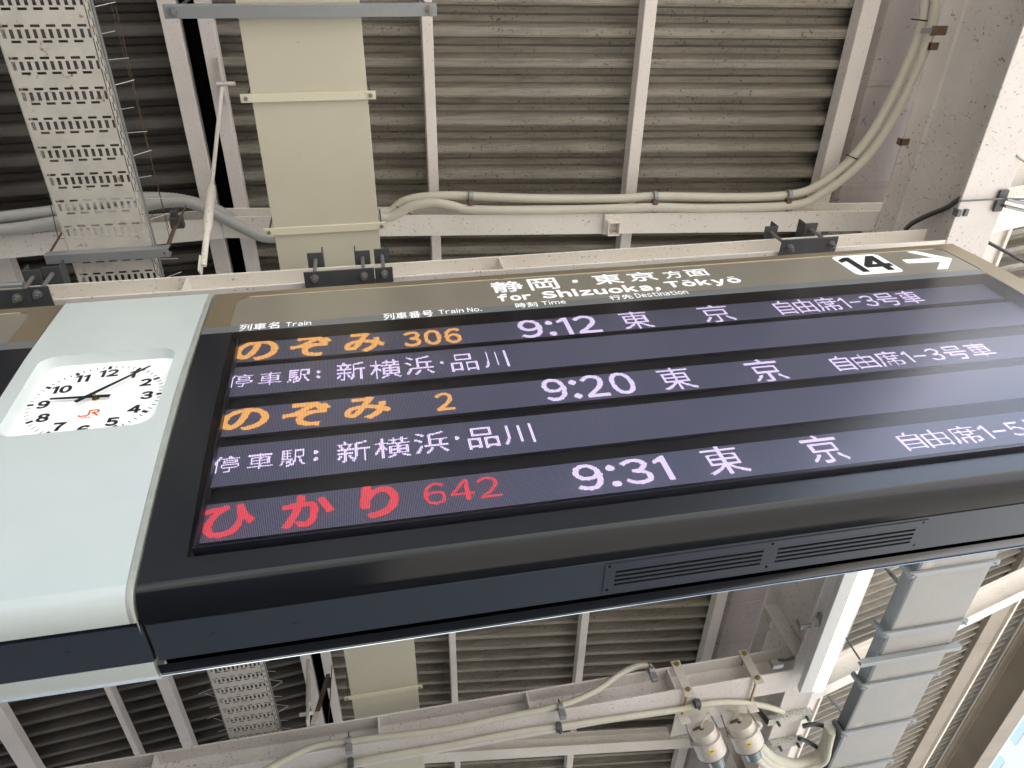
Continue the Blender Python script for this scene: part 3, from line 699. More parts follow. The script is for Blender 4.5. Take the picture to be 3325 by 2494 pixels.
# ================================================================== THE CLOCK UNIT
C_ = thing('clock_unit', 'milky white glass clock panel showing nine past nine, left of the departure board', 'clock', ((XCL + XL) / 2 * S, YC * S, ZB_ * S))
cx0, cx1 = XCL + .002, XL - .006
ox0, ox1, oz0, oz1 = -0.903, -0.552, 1.602, 1.966
def clockfront():
    """curved milk-glass front with a rounded opening, ring by ring"""
    mm = M(); Yo = -0.004
    inner = rrect(ox0, ox1, oz0, oz1, .045, 8); n = len(inner)
    out = []
    ccx, ccz = (ox0 + ox1) / 2, (oz0 + oz1) / 2
    X0, X1, Z0, Z1 = cx0, cx1 - .012, 1.50, 2.07
    for x, z in inner:
        dx, dz = x - ccx, z - ccz
        sc = min((X1 - ccx) / dx if dx > 1e-9 else ((X0 - ccx) / dx if dx < -1e-9 else 9e9), (Z1 - ccz) / dz if dz > 1e-9 else ((Z0 - ccz) / dz if dz < -1e-9 else 9e9))
        out.append((ccx + dx * sc, ccz + dz * sc))
    P3 = lambda x, z, o=0: (x * S, (Yf(z) + Yo + o) * S, z * S)
    rings = [[(a + (c - a) * t, b + (d - b) * t) for (a, b), (c, d) in zip(inner, out)] for t in (0, .25, .5, .75, 1)]
    vs = [P3(x, z) for r in rings for x, z in r]
    fs = [(k * n + i, k * n + (i + 1) % n, (k + 1) * n + (i + 1) % n, (k + 1) * n + i) for k in range(4) for i in range(n)]
    # corner filler triangles so that the outer edge is square
    mm.add(vs, [f[::-1] for f in fs], True)
    cor = [(X1, Z0), (X1, Z1), (X0, Z1), (X0, Z0)]
    for c in cor:
        d = [((o[0] - c[0]) ** 2 + (o[1] - c[1]) ** 2, i) for i, o in enumerate(out)]
        for i in range(n):
            a, b = out[i], out[(i + 1) % n]
            if (abs(a[0] - b[0]) > 1e-6 and abs(a[1] - b[1]) > 1e-6):
                near = min(cor, key=lambda q: (q[0] - a[0]) ** 2 + (q[1] - a[1]) ** 2)
                if near == c: mm.add([P3(*a), P3(*c), P3(*b)], [(0, 1, 2)], True)
    # upper and lower curved plates
    for za, zb2, k in ((2.07, 2.326, 6), (1.118, 1.50, 8)):
        vs = []
        for i in range(k + 1):
            z = za + (zb2 - za) * i / k; vs += [P3(X0, z), P3(X1, z)]
        mm.add(vs, [(2*i, 2*i+1, 2*i+3, 2*i+2) for i in range(k)], True)
    # rolled foot of the glass
    rp_ = [(1.118, Yf(1.118) - .004), (1.104, 1.141), (1.094, 1.148), (1.086, 1.158), (1.0795, 1.172), (1.0765, 1.188), (1.076, 1.199)]
    vs = []
    for z, y in rp_: vs += [(X0 * S, y * S, z * S), (X1 * S, y * S, z * S)]
    mm.add(vs, [(2*i, 2*i+1, 2*i+3, 2*i+2) for i in range(len(rp_) - 1)][::1], True)
    mm.obj('glass_cover', MILK, C_)
    # bevelled right edge strip of the glass
    prof_ = [(2.326, Yf(2.326) - .004)] + [(z, Yf(z) - .004) for z in np.linspace(2.3, 1.118, 20)] + rp_[1:]
    m2 = M(); m3 = M(); vs = []; v3 = []
    for z, y in prof_: vs += [(X1 * S, y * S, z * S), ((X1 + .004) * S, (y - .001) * S, z * S), ((X1 + .006) * S, (y + .001) * S, z * S), (cx1 * S, (y - .0005) * S, z * S), (cx1 * S, (y + .045) * S, z * S)]
    k = len(prof_)
    m2.add(vs, [(5*i + j, 5*i + j + 5, 5*i + j + 6, 5*i + j + 1) for i in range(k - 1) for j in range(4)], True)
    m2.obj('glass_edge', MILKE, C_)
    # reveal of the opening
    m2 = M(); vs = [P3(x, z) for x, z in inner] + [(x * S, 1.14 * S, (z + .006) * S) for x, z in inner]
    m2.add(vs, [(i, (i + 1) % n, n + (i + 1) % n, n + i) for i in range(n)], True); m2.obj('opening_reveal', MILK, C_)
clockfront()
SURFY = 1.13
CK = lambda x, y: (x / 2.553, 850 + y / 2.553)
sfc = lambda p: oy(p[0], p[1], SURFY)
m = M().box(-0.915 * S, -0.535 * S, SURFY * S, (SURFY + .005) * S, 1.57 * S, 1.975 * S); dial = m.obj('dial', DIAL, C_)
KX, KZ = -0.731, 1.784
for n_, px, py in (('12', 905, 925), ('1', 1100, 935), ('2', 1210, 1000), ('3', 1217, 1107), ('4', 1115, 1222), ('5', 928, 1327), ('6', 690, 1385), ('7', 487, 1368), ('8', 357, 1295), ('9', 360, 1185), ('10', 512, 1060), ('11', 685, 970)):
    P = oy(*CK(px, py), SURFY); hh = .0158; v, t = layout(n_, .05, gap=.06)
    ym = (v[:, 1].min() + v[:, 1].max()) / 2; k = 2 * hh / 0.733; wm_ = (v[:, 0].max() + v[:, 0].min()) / 2
    cz = KZ - .133 if n_ == '6' else P[2]
    mm = M(); mm.add([((P[0] + (a - wm_) * k * 1.1) * S, (SURFY - .0006 - .0002 * (d > 0)) * S, (cz + (b - ym) * k) * S) for a, b, d in v], [tuple(int(q) for q in tt) for tt in t])
    mm.obj('numeral', INK, dial)
for i in range(60):
    a = 2 * math.pi * i / 60; big = i % 5 == 0; r1, r0 = .164, (.148 if big else .153); w = .0045 if big else .0012
    c, s = math.sin(a), math.cos(a)
    # perpendicular
    pts = [(r0, -w), (r1, -w), (r1, w), (r0, w)]
    mm = M(); mm.add([((KX + r * c + q * s) * S, (SURFY - .0006) * S, (KZ + r * s - q * c) * S) for r, q in pts], [(0, 3, 2, 1)])
    mm.obj('minute_mark' if not big else 'hour_mark', INK, dial)
def hand(pa, pb, w0, w1, yy, name):
    A_ = oy(*CK(*pa), yy); B_ = oy(*CK(*pb), yy); d = np.array([B_[0] - A_[0], B_[2] - A_[2]]); d /= np.linalg.norm(d); q = np.array([-d[1], d[0]])
    P = [np.array([A_[0], A_[2]]) + q * w0, np.array([A_[0], A_[2]]) - q * w0, np.array([B_[0], B_[2]]) - q * w1, np.array([B_[0], B_[2]]) + q * w1]
    mm = M(); vs = [(p[0] * S, yy * S, p[1] * S) for p in P] + [(p[0] * S, yy * S + .0015, p[1] * S) for p in P]
    mm.add(vs, [(0, 1, 2, 3), (7, 6, 5, 4), (0, 4, 5, 1), (1, 5, 6, 2), (2, 6, 7, 3), (3, 7, 4, 0)]); return mm.obj(name, INKW, C_)
hand((912, 1108), (413, 1135), .0062, .0035, SURFY - .010, 'hour_hand')
hand((622, 1160), (1247, 860), .0062, .0028, SURFY - .014, 'minute_hand')
m = M().cyl((KX * S, (SURFY - .016) * S, (KZ + .002) * S), (KX * S, SURFY * S, (KZ + .002) * S), .0035, 12); m.cyl((KX * S, (SURFY - .003) * S, (KZ + .002) * S), (KX * S, SURFY * S, (KZ + .002) * S), .011, 16); m.obj('spindle', GOLD, C_)
# orange railway emblem: J and R as linked strokes, small caption below
JR = oy(*CK(735, 1258), SURFY)
def stroke(pts, w, parent):
    mm = M()
    for (a, b), (c, d) in zip(pts[:-1], pts[1:]):
        dx, dz = c - a, d - b; L = math.hypot(dx, dz); ux, uz = dx / L, dz / L; q = (-uz * w, ux * w)
        P = [(a + q[0] - ux * w * .6, b + q[1] - uz * w * .6), (a - q[0] - ux * w * .6, b - q[1] - uz * w * .6), (c - q[0] + ux * w * .6, d - q[1] + uz * w * .6), (c + q[0] + ux * w * .6, d + q[1] + uz * w * .6)]
        mm.add([((JR[0] + x) * S, (SURFY - .0007) * S, (JR[2] + z) * S) for x, z in P], [(0, 1, 2, 3)])
    return mm.obj('emblem', ORANGE, parent)
stroke([(.001, .0125), (.001, -.006), (-.003, -.0105), (-.019, -.0105), (-.022, -.007)], .0026, dial)
stroke([(.001, .0125), (.019, .0125), (.0225, .009), (.0225, .005), (.019, .0015), (.008, .0015), (.011, .0005), (.023, -.012)], .0026, dial)
v, t = layout('JR東海', .01, gap=.1); k = .026 / (v[:, 0].max() - v[:, 0].min())
mm = M(); mm.add([((JR[0] - .017 + a * k) * S, (SURFY - .0007) * S, (JR[2] - .021 + b * .0075) * S) for a, b, d in v], [tuple(int(q) for q in tt) for tt in t]); mm.obj('emblem_caption', ORANGE, dial)
# underside and back glass of the clock unit
M().box(XCL * S, (XL - .004) * S, YU0 * S, (YU1 + .001) * S, ZB_ * S, (ZB_ + .012) * S).obj('underside_panel', UNDER, C_, .002, 2)
P = oz(223, 2125, ZB_); screw(P[0], P[1], C_)
swept([(1.10, 1.199), (1.10, 1.335), (1.095, 1.335), (1.095, 1.199)], XCL, XL - .006, BLACK, 'groove', C_, False)
swept([(1.0805, 1.327), (1.0805, 1.366), (1.088, 1.390), (1.104, 1.402), (1.13, 1.408), (1.4, 1.425), (2.2, 1.44), (2.326, 1.43), (2.326, 1.38), (1.2, 1.36), (1.11, 1.33)], XCL, XL - .008, MILK, 'back_glass', C_, True)
swept([(1.12, 1.16), (1.12, 1.35), (2.32, 1.37), (2.32, 1.16), (1.98, 1.16), (1.98, 1.142), (1.59, 1.142), (1.59, 1.16)], XCL + .003, XL - .012, MILK, 'lightbox', C_, False)
# ------------------------------------------------------------------ left neighbour board
BL2 = board(-3.0, XCL - .004, 'departure board cut off at the left edge, with a blank bronze header', False)
front_sheet(-3.0, XCL - .004, 1.118, ZH, 0, FACE, 'face_panel', BL2, 14)
swept([(1.118, 1.145), (2.325, 1.125), (2.33, 1.42), (1.118, 1.395)], -3.0, XCL - .005, FACE, 'housing', BL2, False)
swept(ROLLP, -3.0, XCL - .004, ROLL, 'front_roll', BL2, True)
M().box(-3.0 * S, (XCL - .006) * S, YU0 * S, YU1 * S, ZB_ * S, (ZB_ + .012) * S).obj('underside_panel', UNDER, BL2, .002, 2)
swept(BL, -3.0, XCL - .004, ROLL, 'back_roll', BL2, True)

# ================================================================== SUPPORT BEAM AND CLAMPS
SB = thing('support_beam', 'white steel beam with stiffeners right above the departure board', 'beam', (0, 1.53, 3.09))
M().hbeam((-3.6, 1.53, 3.105), (2.88, 1.53, 3.085), 0.145, 0.155, 0.009, 0.007).obj('beam', PAINTC, SB, .0015)
for px in (590, 1625, 2880 - 200):
    X = oy(px, 940 if px < 1000 else 850, 1.46)[0]
    mm = M(); zz = 3.105 - (X + 3.6) * .0031
    mm.add([(X, 1.462, zz + .010), (X, 1.526, zz + .010), (X, 1.526, zz + .145), (X, 1.462, zz + .145), (X + .008, 1.462, zz + .010), (X + .008, 1.526, zz + .010), (X + .008, 1.526, zz + .145), (X + .008, 1.462, zz + .145)],
           [(0, 3, 2, 1), (4, 5, 6, 7), (0, 4, 7, 3), (0, 1, 5, 4), (3, 7, 6, 2)]); mm.obj('stiffener', PAINTC, SB)

bolt0 = None
def clamp(plates, bolts, label, flange='l'):
    """plates: list of (px left, px right, py top) lower plates; bolts: (px, py) of the nut, one upper angle each"""
    zp = 3.07
    c = oz(bolts[0][0], bolts[0][1], zp)
    t = thing('beam_clamp', label, 'beam clamp', (c[0], 1.5, zp), 'dark grey beam clamps with big bolts')
    for (pa, pb, zoff) in plates:
        A_ = oz(*pa, zp + zoff); B_ = oz(*pb, zp + zoff)
        M().box(A_[0], B_[0], (A_[1] + B_[1]) / 2, 1.70, zp + zoff, zp + zoff + .009).obj('lower_plate', DARKST, t, .001)
    for bp, al, lip in bolts_fix(bolts):
        N_ = oz(*bp, zp)
        x, y = N_[0], N_[1]
        up = M(); zt = 3.262
        up.box(x - .035, x + .035, y - .032, y + .075, zt, zt + .008)
        if lip == 'r': up.box(x + .029, x + .035, y - .032, y + .075, zt + .008, zt + .07)
        if lip == 'l': up.box(x - .035, x - .029, y - .032, y + .075, zt + .008, zt + .07)
        if lip == 'f': up.box(x - .035, x + .035, y + .06, y + .075, zt + .008, zt + .012)
        up.obj('upper_angle', DARKST, t, .001)
        rod = M().cyl((x, y, zp - .034), (x, y, zt + .05), .0085, 14)
        r = rod.obj('threaded_rod', BOLTM, t)
        M().cyl((x, y, zp - .0035), (x, y, zp - .0003), .0185, 18).obj('washer', BOLTM, r)
        M().cyl((x, y, zp - .019), (x, y, zp - .0036), .0155, 6, smooth=False).obj('nut', BOLTM, r, .001)
    return t
def bolts_fix(b): return [((p[0], p[1]), None, p[2]) for p in b]
g6 = lambda x, y: (960 + x / 6.506, 780 + y / 6.506)
g5 = lambda x, y: (2400 + x / 5.53, 650 + y / 5.53)
g7 = lambda x, y: (x / 4.1475, 600 + y / 4.1475)
clamp([(g6(160, 680), g6(1655, 600), 0), (g6(1668, 605), g6(2045, 570), .0005)], [(*g6(400, 800), 'r'), (*g6(1440, 745), 'l'), (*g6(1870, 700), 'f')], 'dark grey clamp with three bolts above the middle of the bronze header')
clamp([(g5(780, 735), g5(1798, 645), 0)], [(*g5(910, 850), 'r'), (*g5(1650, 790), 'l')], 'dark grey clamp with two bolts above the number 14')
clamp([(g7(-900, 1490), g7(355, 1400), 0), (g7(362, 1390), g7(640, 1370), .0005)], [(*g7(235, 1520), 'l'), (*g7(510, 1470), 'r')], 'dark grey clamp with two bolts at the left edge above the clock')

# shackle beside the left clamp
c = oz(40, 925, 3.2)
t = thing('shackle', 'worn metal shackle on the beam at the left picture edge', 'shackle', c)
m = M(); m.tube([c + np.array([-.035 + .07 * k / 8, 0.01 * math.sin(math.pi * k / 8), .028 * math.sin(math.pi * k / 8)]) for k in range(9)], .010, 10); m.obj('bow', GALVD, t)
m = M(); m.cyl(c + np.array([-.045, 0, -.005]), c + np.array([.045, 0, -.005]), .011, 12); m.obj('pin', GALV, t)

# ------------------------------------------------------------------ brace rod with turnbuckle
def lerp(a, b, k): return np.array(a) * (1 - k) + np.array(b) * k
PA = oz(722, 275, 4.20); PB = oy(658, 886, 1.50)
t = thing('brace_rod', 'white brace rod with turnbuckle between ridge purlin and support beam', 'brace rod', PB)
mid0 = 0.565; mid1 = 0.80
M().cyl(lerp(PA, PB, .02), lerp(PA, PB, mid0), .010, 12).obj('upper_rod', PAINTC, t)
M().cyl(lerp(PA, PB, mid1), lerp(PA, PB, .965), .0145, 12).obj('lower_rod', PAINTC, t)
tb = M(); tb.cyl(lerp(PA, PB, mid0 - .005), lerp(PA, PB, mid0 + .03), .017, 14, .024); tb.cyl(lerp(PA, PB, mid0 + .03), lerp(PA, PB, mid1 - .03), .024, 14, .021); tb.cyl(lerp(PA, PB, mid1 - .03), lerp(PA, PB, mid1), .021, 14, .016)
tb.obj('turnbuckle', PAINTC, t)
M().bar(lerp(PA, PB, .925) + np.array([-.012, 0, 0]), PB + np.array([-.012, 0, 0]), .006, .05, up=(0, 1, 0)).obj('gusset', PAINTC, t, .001)
M().bar(PA + np.array([0, -.12, 0.045]), PA + np.array([.006, .10, 0.03]), .012, .05).cyl(PA + np.array([-.03, 0, .02]), PA + np.array([.06, 0, .02]), .010, 10).obj('lug', PAINT, t, .002)
# far brace rods below the board
PA2 = oz(1003, 2145, 4.15); PB2 = oz(1000, 2350, 3.32)
t = thing('brace_rod', 'upright white brace rod seen through the gap below the board', 'brace rod', PB2)
M().cyl(PA2, lerp(PA2, PB2, .72), .019, 12).obj('upper_rod', PAINTC, t)
M().bar(lerp(PA2, PB2, .66), PB2, .02, .06, up=(0, 1, 0)).obj('gusset', PAINTC, t, .002)
M().cyl(lerp(PA2, PB2, .86) + np.array([-.06, 0, 0]), lerp(PA2, PB2, .86) + np.array([.04, 0, 0]), .014, 10).obj('pin', PAINTC, t)
PA3 = oz(1066, 2190, 4.15); PB3 = oz(1018, 2352, 3.32)
t = thing('brace_rod', 'slanting rusty brown brace rod below the board', 'brace rod', PB3)
M().bar(PA3, PB3, .035, .012, up=(0, 1, 0)).obj('rod', RUSTM, t)
M().bar(lerp(PA3, PB3, .8), PB3, .04, .02, up=(0, 1, 0)).obj('end_lug', PAINTC, t)
t = thing('wire_tensioner', 'small black tensioner on a thin hanging wire below the board', 'tensioner', oz(1068, 2300, 3.6))
M().cyl(oz(1078, 2160, 4.1), oz(1066, 2355, 3.35), .004, 6).obj('wire', BLACKC, t)
M().bar(oz(1071, 2202, 3.93), oz(1067, 2232, 3.83), .028, .02, up=(0, 1, 0)).obj('body', DARKST, t, .003)

# ================================================================== PERFORATED CABLE TRAY
ZT = 3.40
xt0 = oz(117, 500, ZT)[0]; xt1 = oz(404, 500, ZT)[0]
TR = thing('cable_tray', 'perforated galvanised cable tray with rust stains and bird spikes', 'cable tray', ((xt0 + xt1) / 2, 4.5, ZT))
W = xt1 - xt0
def slots_band(mm, x0, x1, y0, y1, z, sl, th=.0016):
    """solid strip x0..x1, y0..y1 with slots sl [(a, b)] over its full depth in y"""
    cur = x0
    for a, b in sl:
        mm.box(cur, a, y0, y1, z, z + th); cur = b
    mm.box(cur, x1, y0, y1, z, z + th)
# one period of the pattern along y: 0.125 m (measured on the photograph)
PER = float(oz(332, 749, ZT)[1] - oz(140, 108, ZT)[1]) / 7.0
def tray_sheet(y0, nper):
    mm = M(); x0, x1 = xt0 + .004, xt1 - .004
    for i in range(nper):
        y = y0 + i * PER
        u = W / 6.0; hs = []
        hA = [(x0 + .010 + k * u * .985, x0 + .010 + k * u * .985 + u * .60) for k in range(6)]
        hB = [(x0 + .010 + (k + .52) * u * .985, x0 + .010 + (k + .52) * u * .985 + u * .60) for k in range(6) if x0 + .010 + (k + .52) * u * .985 + u * .60 < x1 - .003]
        vv = [(x0 + .014 + k * u * .492, x0 + .014 + k * u * .492 + u * .24) for k in range(12)]
        b = PER / 131.5 * 1.0
        seq = [(0, 11, hA), (11, 19, []), (19, 56, vv), (56, 64, []), (64, 75, hB), (75, 131.5, [])]
        for a0, a1, sl in seq:
            a1s = a1
            slots_band(mm, x0, x1, y + a0 * b, y + a1s * b, ZT, sl)
    return mm
# sheets of 1.58 m, each a part
ns = 12; yy0 = float(oz(140, 108, ZT)[1]) - 0.27 * PER - 10 * PER
s0 = tray_sheet(yy0, ns).obj('bottom_sheet', TRAYM, TR); s0['kind'] = 'stuff' if False else 'part'
del s0['kind']
for k in range(1, 6): copy_obj(s0, TR, (0, k * ns * PER, 0))
def side_wall(x, nm):
    mm = M()
    for i in range(ns * 2):
        y = yy0 + i * PER / 2; b = PER / 2
        for (z0, z1, sl) in ((0, .014, None), (.014, .030, 1), (.030, .036, None), (.036, .052, 2), (.052, .072, None)):
            if sl is None: mm.box(x, x + .0016, y, y + b, ZT + z0, ZT + z1)
            else:
                a, c = (.15, .75) if sl == 1 else (.0, .35)
                if sl == 1: mm.box(x, x + .0016, y, y + a * b, ZT + z0, ZT + z1); mm.box(x, x + .0016, y + c * b, y + b, ZT + z0, ZT + z1)
                else: mm.box(x, x + .0016, y + c * b, y + .75 * b, ZT + z0, ZT + z1)
    o = mm.obj('side_rail', TRAYM, TR)
    for k in range(1, 6): copy_obj(o, TR, (0, k * ns * PER, 0))
side_wall(xt1, 'r'); side_wall(xt0, 'l')
# conduit rail with bird spikes on the right side
M().box(xt1 + .010, xt1 + .018, -1.0, 8.4, ZT + .050, ZT + .056).obj('spike_base', GALV, TR)
M().box(xt0 - .026, xt0 - .012, 4.4, 8.4, ZT + .050, ZT + .056).obj('spike_base', GALVD, TR)
sp0 = {}
for i in range(72):
    y = 0.22 + i * 0.095
    if y > 6.6: break
    for side in (1, -1):
        x = xt1 + .02 if side > 0 else xt0 - .02
        if side < 0 and y < 4.5: continue
        key = (side, i % 3)
        if key not in sp0:
            dx = (.055, .085, .07)[i % 3]; dz = (-.02, -.035, .03)[i % 3]
            sp0[key] = (M().cyl((x, y, ZT + .05), (x + side * dx, y - .012, ZT + .05 + dz), .0016, 5).obj('bird_spike', HOUSE, TR), y)
        else:
            o, yb = sp0[key]; copy_obj(o, TR, (0, y - yb, 0))
# its hanger channel
A_ = oz(152, 835, ZT - .015); B_ = oz(555, 812, ZT - .015)
yh = 1.69
hx0 = oz(152, 835, ZT - .02)[0]; hx1 = oz(553, 815, ZT - .02)[0]; yh = oz(350, 825, ZT - .02)[1]
t = thing('tray_hanger', 'galvanised channel crossing under the perforated tray', 'hanger channel', ((hx0 + hx1) / 2, yh, ZT - .03), 'galvanised hanger channels')
m = M(); m.prof((hx0, yh, ZT - .046), (hx1, yh, ZT - .046), [(-.021, 0), (.021, 0), (.021, .042), (.010, .042), (.010, .039), (.018, .039), (.018, .003), (-.018, .003), (-.018, .039), (-.010, .039), (-.010, .042), (-.021, .042)])
m.obj('channel', GALV, t, .001)
M().cyl((hx1 - .02, yh, ZT - .05), (hx1 - .02 , yh, 3.95), .005, 8).obj('hanger_rod', RUSTM, t)
M().cyl((hx0 + .0, yh, ZT - .03), (hx0 - .05, yh + .02, 3.9), .005, 8).obj('hanger_rod', RUSTM, t)
# thin wires hanging beside the tray
for i, (a, b) in enumerate((((375, 20), (555, 790)), ((362, 20), (548, 740)))):
    M_ = M(); M_.tube([oz(*a, 3.75), oz(*lerp(a, b, .5), 3.74), oz(*b, 3.72)], .0016, 5)
    tag(M_.obj('hanging_wire', RUSTM), ('right' if i == 0 else 'left') + ' one of two thin brown wires strung beside the perforated tray', 'wire', 'thin brown wires by the perforated tray')
M_ = M(); M_.tube([oz(158, 636, 3.6), oz(190, 778, 3.55), oz(208, 774, 3.5)], .002, 5)
tag(M_.obj('hanging_wire', BLACKC), 'short black wire hooked at the left side of the perforated tray', 'wire')
# old clamp on the rafter
c = oz(572, 715, 3.92)
t = thing('rafter_clamp', 'rusty dirty clamp hanging on the rafter right of the perforated tray', 'clamp', c)
M().box(c[0] - .03, c[0] + .035, c[1] - .02, c[1] + .04, c[2] - .02, c[2] + .02).box(c[0] - .02, c[0] + .01, c[1] - .05, c[1] - .02, c[2] - .01, c[2] + .05).obj('jaw', DARKST, t, .003)
M().cyl(c + np.array([-.01, .03, -.02]), oz(545, 800, 3.6), .010, 8).obj('hook', RUSTM, t)

# ================================================================== BEIGE DUCT
ZD = 3.46
xd0 = oz(847, 500, ZD)[0]; xd1 = oz(1210, 500, ZD)[0]
D = thing('cable_duct', 'wide flat beige cable duct with cross straps', 'cable duct', ((xd0 + xd1) / 2, 4.5, ZD))
ysa = oz(1000, 315, ZD)[1]; ysb = oz(1245, 2250, ZD)[1]
pans = [(-1.6, ysa), (ysa + .004, ysb), (ysb + .004, 9.6)]
for a, b in pans: M().box(xd0, xd1, a, b, ZD, ZD + .05).obj('duct_section', DUCTM, D, .002)
def strap(pl, pr, label=None):
    zs = ZD - .014
    a = oz(*pl, zs); b = oz(*pr, zs); y = (a[1] + b[1]) / 2; w = .034
    mm = M(); mm.prof((a[0], y, zs), (b[0], y, zs), [(-w/2, 0), (w/2, 0), (w/2, .012), (w/2 - .002, .012), (w/2 - .002, .003), (-w/2 + .002, .003), (-w/2 + .002, .012), (-w/2, .012)])
    o = mm.obj('strap', STRAPM, D, .0008)
    for x in (a[0] + .022, b[0] - .022):
        M().cyl((x, y, zs - .008), (x, y, zs - .001), .009, 6, smooth=False).cyl((x, y, zs - .014), (x, y, zs - .008), .0045, 8).obj('bolt', BOLTM, o)
        M().cyl((x, y, zs), (x, y, ZD + .2), .0045, 6).obj('stud', GALVD, o)
strap((781, 322), (1220, 308)); strap((857, 752), (1255, 737)); strap((1118, 2272), (1372, 2230))
hx0 = oz(534, 42, ZD - .03)[0]; hx1 = oz(1417, 30, ZD - .03)[0]; yh = oz(1000, 34, ZD - .03)[1]
t = thing('duct_hanger', 'galvanised channel with end bolts crossing under the beige duct', 'hanger channel', ((hx0 + hx1) / 2, yh, ZD - .03), 'galvanised hanger channels')
M().prof((hx0, yh, ZD - .045), (hx1, yh, ZD - .045), [(-.024, 0), (.024, 0), (.024, .042), (.012, .042), (.012, .039), (.021, .039), (.021, .003), (-.021, .003), (-.021, .039), (-.012, .039), (-.012, .042), (-.024, .042)]).obj('channel', GALV, t, .001)
for x in (hx0 + .035, hx1 - .03):
    M().cyl((x, yh, ZD - .060), (x, yh, ZD - .046), .013, 6, smooth=False).cyl((x, yh, ZD - .050), (x, yh, ZD - .045), .018, 16).cyl((x, yh, ZD - .075), (x, yh, ZD - .06), .006, 8).obj('bolt', BOLTM, t)
    M().cyl((x, yh, ZD - .005), (x, yh, zB(x)), .006, 8).obj('hanger_rod', GALVD, t)

# ================================================================== CONDUITS ALONG THE NEAR RAFTER
def smooth(pts, n=8):
    P = [np.array(p, float) for p in pts]; out = []
    P = [2 * P[0] - P[1]] + P + [2 * P[-1] - P[-2]]
    for i in range(1, len(P) - 2):
        for k in range(n):
            t = k / n; a, b, c, d = P[i-1], P[i], P[i+1], P[i+2]
            out.append(.5 * ((2*b) + (-a + c) * t + (2*a - 5*b + 4*c - d) * t*t + (-a + 3*b - 3*c + d) * t**3))
    out.append(P[-2]); return out
def resample(P, step):
    P = [np.array(p) for p in P]; out = [P[0]]; acc = 0
    for a, b in zip(P[:-1], P[1:]):
        L = np.linalg.norm(b - a); pos = step - acc
        while pos <= L: out.append(a + (b - a) * pos / L); pos += step
        acc = (acc + L) % step if pos - step <= L else acc + L
        acc = L - (pos - step)
    return out
def conduit(pts, zf, r, label, ma=CONDM, rib=None, n=10, group=None, step=None, cat='conduit', name='conduit'):
    P = smooth([zf(*p) for p in pts], 10)
    if rib: P = resample(P, step or .006)
    mm = M().tube(P, r, n, rib=rib); o = mm.obj(name, ma); tag(o, label, cat, group); return o, P
zr = lambda x, y: osl(x, y, 3.70, -.125, 2.9)
GC = 'conduits along the near rafter'
c1, P1c = conduit([(1235, 690), (1270, 685), (1310, 655), (1370, 640), (1450, 635), (1530, 637), (1750, 645), (2000, 645), (2130, 638), (2400, 641), (2560, 633), (2650, 605), (2760, 520), (2850, 400), (2935, 230), (2990, 80), (3010, -80)], zr, .0245, 'ivory conduit, the upper of the two above the rafter, curving up at right', group=GC, rib=.045, step=.008)
c2, P2c = conduit([(1232, 706), (1275, 702), (1330, 672), (1400, 658), (1470, 668), (1530, 680), (1750, 683), (2000, 677), (2130, 673), (2300, 676), (2560, 668), (2660, 635), (2790, 535), (2885, 410), (2970, 240), (3026, 80), (3045, -80)], lambda x, y: osl(x, y, 3.665, -.125, 2.9), .0245, 'ivory conduit, the lower of the two above the rafter, curving up at right', group=GC, rib=.045, step=.008)
for px, py, q in ((1528, 655, 0), (2127, 655, 0), (2561, 650, 0)):
    c = zr(px, py)
    t = thing('conduit_clamp', {1528: 'galvanised clamp holding both conduits just right of the beige duct', 2127: 'galvanised clamp holding both conduits in the middle of the rafter', 2561: 'galvanised clamp holding both conduits where they bend up'}[px], 'pipe clamp', c, 'clamps on the twin conduits')
    for dy in (-18, 22):
        c = osl(px, py + dy, 3.685, -.125, 2.9)
        M().cyl(c + np.array([-.011, 0, 0]), c + np.array([.011, 0, 0]), .029, 16).obj('band', GALV, t)
    c = osl(px, py + 3, 3.66, -.125, 2.9); M().box(c[0] - .014, c[0] + .014, c[1] - .012, c[1] + .012, c[2] - .012, c[2] + .03).obj('saddle', RUSTM, t, .002)
# cable ties
for px, py, dx, dy, lab in ((2772, 512, 26, 18, 'black cable tie round the twin conduits at the bend'), (3005, 67, 46, 8, 'black cable tie round the twin conduits at the top'), (1308, 682, 30, 26, 'black cable tie round the twin conduits beside the duct')):
    a = zr(px - dx, py - dy * .6); b = zr(px + dx, py + dy * .6); mid = (a + b) / 2
    v = (b - a) / 2; nrm = -mid / np.linalg.norm(mid)
    pts = [mid + v * math.cos(k * math.pi / 8) + nrm * .032 * math.sin(k * math.pi / 8) for k in range(9)] + [mid + v * math.cos(k * math.pi / 8) * 1.0 - nrm * .03 * math.sin((k) * math.pi / 8) for k in range(8, -1, -1)]
    tag(M().tube(pts, .0032, 6).obj('cable_tie', BLACKC), lab, 'cable tie')
# saddle fixing of the conduits on the girder
c = osl(3020, 97, 3.66, -.125, 2.9)
t = thing('conduit_bracket', 'small brown bracket fixing the twin conduits to the girder edge', 'bracket', c)
M().box(c[0] - .07, c[0] - .01, c[1] - .013, c[1] + .013, c[2] - .03, c[2] - .024).obj('strap', GALV, t, .001)
M().box(c[0] - .01, c[0] + .075, c[1] - .022, c[1] + .022, c[2] - .03, c[2] - .022).obj('plate', RUSTM, t, .001)
